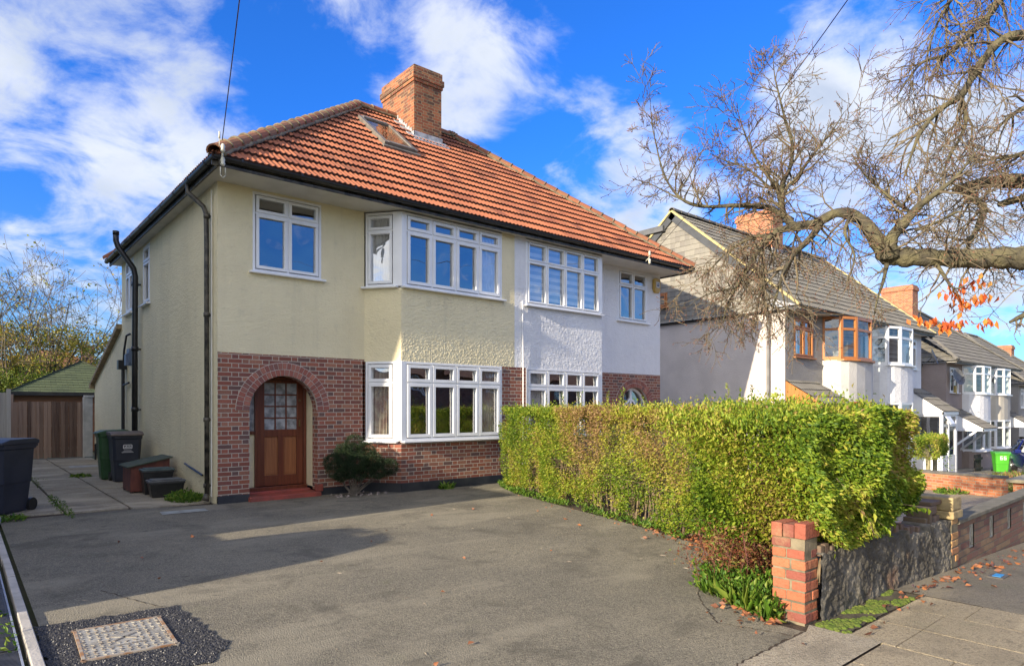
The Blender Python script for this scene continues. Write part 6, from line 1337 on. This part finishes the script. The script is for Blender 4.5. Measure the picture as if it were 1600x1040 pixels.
#LB
LIMBS = [
 ('A', [(3.96, -10.97, 1.95, 0.17), (3.72, -10.5, 2.56, 0.15), (3.54, -10.22, 2.72, 0.13), (3.61, -9.88, 2.84, 0.115), (3.51, -9.54, 2.88, 0.1), (3.33, -9.26, 2.91, 0.092), (3.24, -9.05, 2.94, 0.1), (3.21, -8.96, 2.97, 0.1), (3.19, -8.87, 3.14, 0.08), (3.19, -8.74, 3.34, 0.062), (3.13, -8.56, 3.43, 0.052), (3.07, -8.38, 3.36, 0.05), (2.91, -8.24, 3.34, 0.045), (2.94, -8.13, 3.47, 0.035), (2.91, -8.11, 3.6, 0.03), (2.87, -8.08, 3.79, 0.02)], 5, 0.42, 2, 0.05, (0, 0, 0.1)),
 ('A2', [(3.18, -9.0, 2.94, 0.085), (3.13, -9.02, 3.08, 0.06), (3.18, -9.13, 3.24, 0.042), (3.17, -9.25, 3.35, 0.03), (3.19, -9.4, 3.45, 0.02), (3.31, -9.5, 3.59, 0.012), (3.44, -9.61, 3.81, 0.006)], 12, 0.45, 2, 0.1, (0, 0, 0)),
 ('B', [(5.87, -10.89, 3.44, 0.14), (5.21, -10.06, 3.76, 0.11), (4.98, -9.6, 3.87, 0.085), (4.71, -9.37, 3.86, 0.07), (4.51, -9.21, 3.8, 0.05), (4.43, -9.14, 3.79, 0.03)], 5, 0.5, 2, 0.1, (0, 0, 0)),
 ('B2', [(4.54, -9.24, 3.81, 0.045), (4.47, -9.31, 3.66, 0.04), (4.55, -9.37, 3.57, 0.035), (4.39, -9.37, 3.38, 0.03), (4.22, -9.35, 3.2, 0.022), (4.05, -9.34, 3.05, 0.016)], 10, 0.45, 2, 0.1, (0, 0, -0.1)),
 ('B3', [(4.66, -9.47, 3.6, 0.03), (4.8, -9.59, 3.65, 0.035), (5.05, -9.8, 3.73, 0.05)], 9, 0.45, 2, 0.1, (0, 0, -0.1)),
 ('C', [(3.0, -8.18, 3.41, 0.03), (2.91, -7.98, 3.57, 0.026), (2.66, -7.77, 3.59, 0.022), (2.53, -7.53, 3.61, 0.018), (2.37, -7.39, 3.66, 0.014), (2.34, -7.23, 3.84, 0.011), (2.27, -7.17, 4.04, 0.009), (2.22, -7.13, 4.29, 0.007), (2.19, -7.1, 4.52, 0.005), (2.18, -7.09, 4.75, 0.002)], 11, 0.3, 2, 0, (0, 0, 0.1)),
 ('C2', [(2.37, -7.39, 3.66, 0.009), (2.3, -7.2, 3.79, 0.007), (2.25, -7.03, 3.91, 0.005), (2.11, -6.91, 3.96, 0.002)], 13, 0.22, 1, 0, (0, 0, 0)),
 ('C3', [(2.31, -7.34, 3.75, 0.008), (2.32, -7.48, 3.92, 0.006), (2.4, -7.54, 4.11, 0.004), (2.45, -7.59, 4.24, 0.002)], 12, 0.22, 1, 0, (0, 0, 0.2)),
 ('D', [(2.92, -8.12, 3.54, 0.028), (2.92, -8.12, 3.76, 0.024), (2.98, -8.17, 3.94, 0.02), (3.0, -8.18, 4.16, 0.016), (2.95, -8.14, 4.38, 0.012), (2.9, -8.1, 4.63, 0.009), (2.86, -8.07, 4.85, 0.006), (2.85, -8.06, 5.06, 0.002)], 11, 0.32, 2, 0, (0, 0, 0.15)),
 ('D2', [(2.99, -8.18, 3.76, 0.02), (2.98, -8.3, 3.89, 0.016), (2.97, -8.43, 4.02, 0.012), (3.09, -8.52, 4.2, 0.007), (3.18, -8.6, 4.39, 0.003)], 15, 0.34, 2, 0, (0, 0, 0.2)),
 ('D3', [(2.92, -8.12, 3.69, 0.02), (2.88, -7.96, 3.92, 0.014), (2.88, -7.82, 4.18, 0.01), (2.81, -7.76, 4.41, 0.006), (2.76, -7.72, 4.63, 0.003)], 14, 0.32, 2, 0, (0, 0, 0.15)),
 ('D4', [(2.87, -8.08, 3.79, 0.02), (2.93, -8.0, 3.76, 0.014), (2.85, -7.8, 3.99, 0.01), (2.75, -7.58, 4.12, 0.006), (2.65, -7.49, 4.19, 0.003)], 15, 0.32, 2, 0, (0, 0, 0.05)),
 ('E', [(2.95, -8.28, 3.32, 0.04), (2.79, -8.14, 3.28, 0.032), (2.67, -8.04, 3.13, 0.026), (2.58, -7.96, 2.95, 0.02), (2.48, -7.88, 2.73, 0.013), (2.41, -7.82, 2.55, 0.007), (2.39, -7.8, 2.39, 0.003)], 17, 0.38, 2, 0.25, (0, 0, -0.3)),
 ('E2', [(2.74, -8.1, 3.24, 0.02), (2.69, -7.93, 3.24, 0.016), (2.62, -7.73, 3.15, 0.012), (2.56, -7.55, 2.98, 0.008), (2.43, -7.45, 2.85, 0.004)], 17, 0.36, 2, 0.2, (0, 0, -0.15)),
 ('E3', [(2.67, -8.04, 3.13, 0.02), (2.6, -8.11, 2.84, 0.014), (2.55, -8.07, 2.59, 0.009), (2.52, -8.04, 2.35, 0.004)], 17, 0.34, 2, 0.3, (0, 0, -0.3)),
 ('E4', [(2.48, -7.88, 2.73, 0.01), (2.34, -7.76, 2.7, 0.007), (2.22, -7.66, 2.64, 0.004), (2.13, -7.58, 2.55, 0.002)], 14, 0.26, 1, 0.2, (0, 0, -0.1)),
 ('F', [(3.12, -8.42, 3.38, 0.035), (2.93, -8.39, 3.19, 0.03), (2.71, -8.34, 3.01, 0.024), (2.64, -8.28, 2.85, 0.018), (2.6, -8.24, 2.67, 0.012), (2.55, -8.2, 2.46, 0.006)], 16, 0.38, 2, 0.2, (0, 0, -0.2)),
 ('F2', [(3.12, -8.69, 3.4, 0.02), (2.97, -8.69, 3.18, 0.014), (2.94, -8.79, 2.95, 0.009), (2.89, -8.75, 2.72, 0.004)], 9, 0.3, 2, 0.3, (0, 0, -0.2)),
 ('G', [(5.13, -10.52, 5.68, 0.07), (4.68, -10.14, 5.21, 0.06), (4.32, -9.83, 5.03, 0.048), (4.09, -9.64, 4.97, 0.04), (3.96, -9.53, 4.8, 0.036), (3.87, -9.45, 4.62, 0.033), (3.78, -9.38, 4.44, 0.028), (3.76, -9.23, 4.37, 0.022), (3.62, -9.11, 4.16, 0.018), (3.56, -9.05, 3.95, 0.012), (3.5, -9.0, 3.71, 0.006)], 12, 0.5, 2, 0.3, (0, 0, -0.3)),
 ('G2', [(3.79, -9.38, 4.44, 0.022), (3.83, -9.41, 4.24, 0.018), (3.78, -9.38, 4.06, 0.014), (3.69, -9.3, 3.85, 0.01), (3.65, -9.26, 3.62, 0.005)], 13, 0.45, 2, 0.3, (0, 0, -0.2)),
 ('H', [(4.76, -9.94, 6.18, 0.045), (4.39, -9.63, 5.63, 0.036), (4.22, -9.49, 5.3, 0.03), (4.06, -9.35, 5.09, 0.024), (3.92, -9.23, 4.93, 0.018), (3.76, -9.1, 4.87, 0.013), (3.78, -8.98, 4.8, 0.009), (3.66, -8.88, 4.56, 0.004)], 13, 0.5, 2, 0.35, (0, 0, -0.3)),
 ('H2', [(4.29, -9.55, 6.18, 0.03), (4.06, -9.35, 5.63, 0.022), (3.92, -9.23, 5.39, 0.015), (3.81, -9.14, 5.09, 0.009), (3.74, -9.08, 4.66, 0.004)], 14, 0.5, 2, 0.4, (0, 0, -0.4)),
 ('I', [(4.4, -10.43, 4.42, 0.04), (4.2, -10.12, 4.3, 0.03), (4.02, -9.84, 4.26, 0.022), (3.99, -9.69, 4.19, 0.014), (3.86, -9.58, 4.02, 0.007)], 14, 0.45, 2, 0.15, (0, 0, -0.1)),
 ('J', [(5.04, -10.44, 3.97, 0.04), (4.59, -10.06, 4.06, 0.03), (4.27, -9.8, 3.94, 0.02), (4.07, -9.62, 3.85, 0.012), (3.89, -9.47, 3.78, 0.006)], 14, 0.45, 2, 0.1, (0, 0, 0)),
 ('K', [(3.35, -9.27, 2.94, 0.02), (3.32, -9.38, 2.73, 0.014), (3.27, -9.47, 2.6, 0.009), (3.24, -9.57, 2.61, 0.004)], 7, 0.25, 1, 0.2, (0, 0, -0.3)),
 ('K2', [(3.89, -10.25, 2.46, 0.05), (3.77, -10.02, 2.43, 0.035), (3.73, -9.86, 2.37, 0.022), (3.64, -9.78, 2.31, 0.012)], 7, 0.25, 1, 0.1, (0, 0, -0.1)),
 ('K3', [(3.16, -8.98, 2.88, 0.02), (3.13, -8.96, 2.72, 0.014), (3.09, -8.92, 2.54, 0.008), (3.07, -8.9, 2.37, 0.003)], 8, 0.22, 1, 0.3, (0, 0, -0.2)),
 ('N', [(3.31, -9.11, 3.35, 0.02), (3.24, -8.92, 3.56, 0.014), (3.21, -8.76, 3.77, 0.009), (3.12, -8.69, 3.95, 0.004)], 14, 0.4, 2, 0.1, (0, 0, 0)),
 ('O', [(3.24, -9.18, 3.15, 0.015), (3.3, -9.36, 3.21, 0.012), (3.31, -9.5, 3.26, 0.008), (3.36, -9.67, 3.21, 0.004)], 12, 0.35, 2, 0.15, (0, 0, -0.1))]
LEAFCL = [((3.39, -9.43, 2.62), 0.05, 16), ((3.45, -9.49, 2.51), 0.05, 14), ((3.54, -9.56, 2.68), 0.04, 10), ((3.24, -9.31, 2.34), 0.045, 12), ((3.32, -9.38, 2.31), 0.04, 12), ((3.41, -9.45, 2.35), 0.035, 8), ((3.5, -9.66, 2.33), 0.035, 8), ((3.46, -9.63, 2.55), 0.04, 8), ((3.13, -9.22, 2.37), 0.03, 4)]
#LE
wood = M(); tw = M(); tips = []; buds = []; rn = random.Random(12)
def smooth_pts(P, Rr, k=4):
    Q, S = [], []
    for i in range(len(P) - 1):
        a = P[max(i - 1, 0)]; b = P[i]; c = P[i + 1]; e = P[min(i + 2, len(P) - 1)]
        for j in range(k): t = j / k; Q.append(.5 * ((2 * b) + (c - a) * t + (2 * a - 5 * b + 4 * c - e) * t * t + (3 * b - a - 3 * c + e) * t ** 3)); S.append((Rr[i] * (1 - t) + Rr[i + 1] * t) * (1 + .13 * rn.uniform(-1, 1)))
    Q.append(P[-1]); S.append(Rr[-1]); return Q, S
def twig_from(Q, S, dens, L, lv, droop, bias, r0=.013, start=0., prob=1.):
    acc = 0
    for i in range(1, len(Q)):
        seg = (Q[i] - Q[i - 1]); l = seg.length; acc += l * dens * (1.6 if droop < .12 else 1.2)
        if i / len(Q) < start: acc = 0; continue
        while acc > 0:
            acc -= 1
            if rn.random() > prob: continue
            d = seg.normalized(); s = Vector((rn.gauss(0, 1), rn.gauss(0, 1), rn.gauss(0, 1))); s = (s - d * s.dot(d)).normalized(); nd_ = (s + d * rn.uniform(.2, .9) + Vector(bias)).normalized()
            grow(tw, Q[i - 1].lerp(Q[i], rn.random()), nd_, L * rn.uniform(.5, 1.35), min(r0, S[i] * .7), lv, tips, buds, droop, .42, 5, 4, (2, 5), .62, .1 if droop < .12 else 0., .0025, rn)
for nm, pr, dens, L, lv, droop, bias in LIMBS:
    Pp, Rr = limb_pts(pr); Rr = [r * (.86 if nm in 'AB' else 1.) for r in Rr]; dens *= 1.2 if nm[0] in 'EFKNO' else 1.; Q, S = smooth_pts(Pp, Rr, 5 if Rr[0] > .02 else 3); wood.tube(Q, S, 12 if Rr[0] > .05 else 7)
    if dens: twig_from(Q, S, dens, L, lv, droop, bias)
wood.tube([(5.35, -11.65, -.1), (5.3, -11.6, .4), (5.28, -11.55, 1.4), (5.2, -11.4, 2.3), (5.0, -11.1, 2.9), (4.9, -11., 3.4)], [.34, .24, .21, .2, .19, .14], 16)
wood.build('trunk', MAT_BARK, CT, smooth=True); print('twigs', len(tips), len(buds))
tw.build('twigs', MAT_TWIG, CT); budmesh(buds, .017, CT, MAT_BUD); budmesh([b for b in buds if rn.random() < .35], .016, CT, MAT_BUD, 'buds', 1.)
P, D = [], []
for c, r, n in LEAFCL:
    for i in range(int(n * 1.5)): P.append(tuple(Vector(c) + Vector((rn.gauss(0, r), rn.gauss(0, r), rn.gauss(0, r * .6))))); D.append((rn.gauss(0, .35), rn.gauss(0, .35), -1))
leaves('autumn_leaf', np.array(P), np.array(D), .075 * rng.uniform(.7, 1.2, len(P)), rng.uniform(0, 1, len(P)), LO, CT, .55)
# --- background trees at the left
def bgtree(label, loc, h, spread, seed, leafn, leafmat, name='background_tree', lean=0., lv=3, lowdroop=0, lsize=.11, child=(3, 5), nb=11):
    t = thing(name, label, 'tree', loc, 'trees behind the fence'); rn = random.Random(seed); m = M(); tips, buds = [], []; p = Vector(loc); base = p + Vector((0, 0, h * .16)); m.tube([p, base], [.16, .12], 9, cap=False)
    for i in range(nb):
        a = rn.uniform(0, 6.28); d = Vector((math.cos(a) * spread, math.sin(a) * spread, rn.uniform(.7, 1.5))).normalized(); grow(m, base + Z_ * rn.uniform(0, h * .15), d, h * rn.uniform(.5, .85), .05, lv, tips, buds, lowdroop, .22, 5, 5, child, .52, .12, .008, rn)
    m.build('trunk', plain('grey_bark', (.15, .12, .08), (.09, .07, .05), 5, .9), t)
    if leafn:
        P, D = [], []
        for i in range(leafn):
            q, dd = rn.choice(buds); 
            if q.z > p.z + h * .75 and rn.random() < .93: continue
            P.append(tuple(q + Vector((rn.gauss(0, .12), rn.gauss(0, .12), rn.gauss(0, .12))))); D.append((rn.gauss(0, 1), rn.gauss(0, 1), rn.gauss(-.3, .7)))
        leaves('foliage', np.array(P), np.array(D), lsize * rng.uniform(.6, 1.3, len(P)), rng.uniform(0, 1, len(P)), leafmat, t, .6)
    return t
bgtree('half-bare tree with yellowing leaves and tall bare shoots behind the shed', (-.1, 25.4, 0), 6.9, .55, 3, 15000, LY, lsize=.13, nb=14)
bgtree('bare grey multi-stemmed tree at the far left edge behind the fence', (-1.6, 22.9, 0), 5.0, .6, 5, 9000, LY)
bgtree('low spreading bare-branched tree right of the yellowing tree, above the green shed', (1.9, 28.6, 0), 5.4, 1.0, 8, 9000, LY, nb=9)
def bushy(label, loc, r, h, n, mat, size=.09, cat='shrub', lumps=9, seed=1, name='garden_shrub'):
    t = thing(name, label, cat, loc, 'shrubs behind the fence'); rn = random.Random(seed); P, D = [], []; m = M(); L = []
    for i in range(lumps): a = rn.uniform(0, 6.28); q = rn.uniform(.1, .75); L.append((Vector((loc[0] + math.cos(a) * q * r[0], loc[1] + math.sin(a) * q * r[1], loc[2] + h * rn.uniform(.35, .8))), rn.uniform(.35, .55) * min(r[0], h)))
    for c, rad in L:
        m.tube([loc, c], [.05, .02], 5)
        for i in range(n // lumps):
            d_ = Vector((rn.gauss(0, 1), rn.gauss(0, 1), rn.gauss(0, 1))).normalized(); q = c + d_ * rad * (1 + .3 * mnoise.noise(d_ * 2.5 + c)) * rn.uniform(.6, 1.05)
            if q.z < loc[2]: continue
            P.append(tuple(q)); D.append(tuple(d_ + Vector((rn.gauss(0, .6), rn.gauss(0, .6), 0))))
    m.build('trunk', MATS['grey_bark'], t); leaves('foliage', np.array(P), np.array(D), size * rng.uniform(.6, 1.3, len(P)), rng.uniform(0, 1, len(P)), mat, t, .55)
LGN = leaf_mat('garden_leaf', [(0, (.04, .09, .02)), (.5, (.09, .16, .03)), (1., (.20, .26, .04))], .3, .6)
bushy('dense mid-green bush above the grey fence at left', (-2.7, 17.4, 0), (1.2, 1.3), 2.9, 12000, LGN, .10, seed=3)
bushy('bright green rounded bush left of the green shed roof', (-1.3, 22.3, 0), (1.7, 1.3), 3.3, 9000, leaf_mat('bright_leaf', [(0, (.08, .15, .02)), (1, (.28, .33, .05))], .35), .09, seed=5)
bushy('tall olive and yellow bush behind the shed roof', (1.0, 27.4, 0), (2.4, 2.), 3.9, 8000, LY, .13, seed=9)
bushy('dark evergreen mass beyond the far left fence', (-3.4, 23.5, 0), (2.2, 2.), 3.8, 12000, LGN, .14, seed=12)

# ================================================================== OVERHEAD WIRES
POLE = Vector((-4.3, -18.2, 8.3))
def wire(label, a, b, sag, r=.007):
    a, b = Vector(a), Vector(b); m = M(); m.tube([a.lerp(b, i / 40) - Z_ * sag * 4 * (i / 40) * (1 - i / 40) for i in range(41)], r, 5); tag(m.build('overhead_wire', MAT_BLACK, None, loc=a), label, 'cable', 'overhead telephone wires')
wire('black overhead wire rising from the left roof corner of the cream house', (-.22, -1.0, 5.6), POLE, .25)
wire('thin overhead wire rising from right eave bracket through the cherry tree top', (10.0, -1.05, 5.4), POLE, .75, .006)
t_ = thing('telegraph_pole', 'wooden telegraph pole across the road behind the viewpoint carrying the overhead wires', 'telegraph pole', (POLE.x, POLE.y, 0)); m = M(); m.tube([(POLE.x, POLE.y, -.2), (POLE.x, POLE.y, 8.6)], [.15, .1], 12); m.build('pole', wood_mat('pole_wood', (.20, .14, .09), (.13, .09, .06)), t_); m = M(); m.fr(POLE, X_, Y_, Z_, -.5, .5, -.05, .05, -.05, .05); m.build('crossarm', MATS['pole_wood'], t_)


# ================================================================== ACROSS THE ROAD (seen mirrored in the ground floor panes)
for i, (x, lab) in enumerate(((2, 'brick pair of houses across the road behind the viewpoint, nearest the driveway'), (17, 'brick pair of houses across the road, next one along the street'), (32, 'brick pair of houses across the road, farthest along the street'))):
    t_ = thing('opposite_house', lab, 'house', (x, -27, gz(x)), 'houses across the road'); z = gz(x + 6)
    m = M(); wall(m, (x + 12, -27, 0), (-1, 0, 0), 12, z - .5, z + 5.2, [(1.2, 3.4, z + .9, z + 2.3), (8.6, 10.8, z + .9, z + 2.3), (1.2, 3.4, z + 3.6, z + 4.9), (8.6, 10.8, z + 3.6, z + 4.9)]); m.quad((x, -27, z - .5), (x, -35, z - .5), (x, -35, z + 5.2), (x, -27, z + 5.2)); m.quad((x + 12, -27, z - .5), (x + 12, -27, z + 5.2), (x + 12, -35, z + 5.2), (x + 12, -35, z - .5)); m.build('wall', MAT_BRICK, t_)
    for u in (1.2, 8.6):
        for zz_ in (.9, 3.6): window(t_, (x + 12 - u, -27), (-1, 0, 0), 2.2, z + zz_, z + zz_ + (1.4 if zz_ < 1 else 1.3), 3, .35)
    m = M(); a, b = Vector((x + 4, -31, z + 8.9)), Vector((x + 8, -31, z + 8.9)); c = [Vector(q) for q in ((x - .4, -26.4, z + 5.1), (x + 12.4, -26.4, z + 5.1), (x + 12.4, -35.4, z + 5.1), (x - .4, -35.4, z + 5.1))]
    m.quad(c[1], c[0], a, b); m.quad(c[0], c[3], a); m.quad(c[2], c[1], b); m.quad(c[3], c[2], b, a); m.build('roof', MATS['weathered_brown_tile'], t_)
    m = M(); m.box(x + .3, x + 11.7, -34, -27.4, z + 2.4, z + 2.6); m.box(x + .2, x + 11.8, -29, -28.9, z, z + 5); m.build('interior', MAT_DARK, t_)
hedge('low clipped hedge across the road before the brick houses', [(0, -23.5), (30, -23.5)], .4, 1.3, 350, .09, LG, base=0, name='far_hedge')
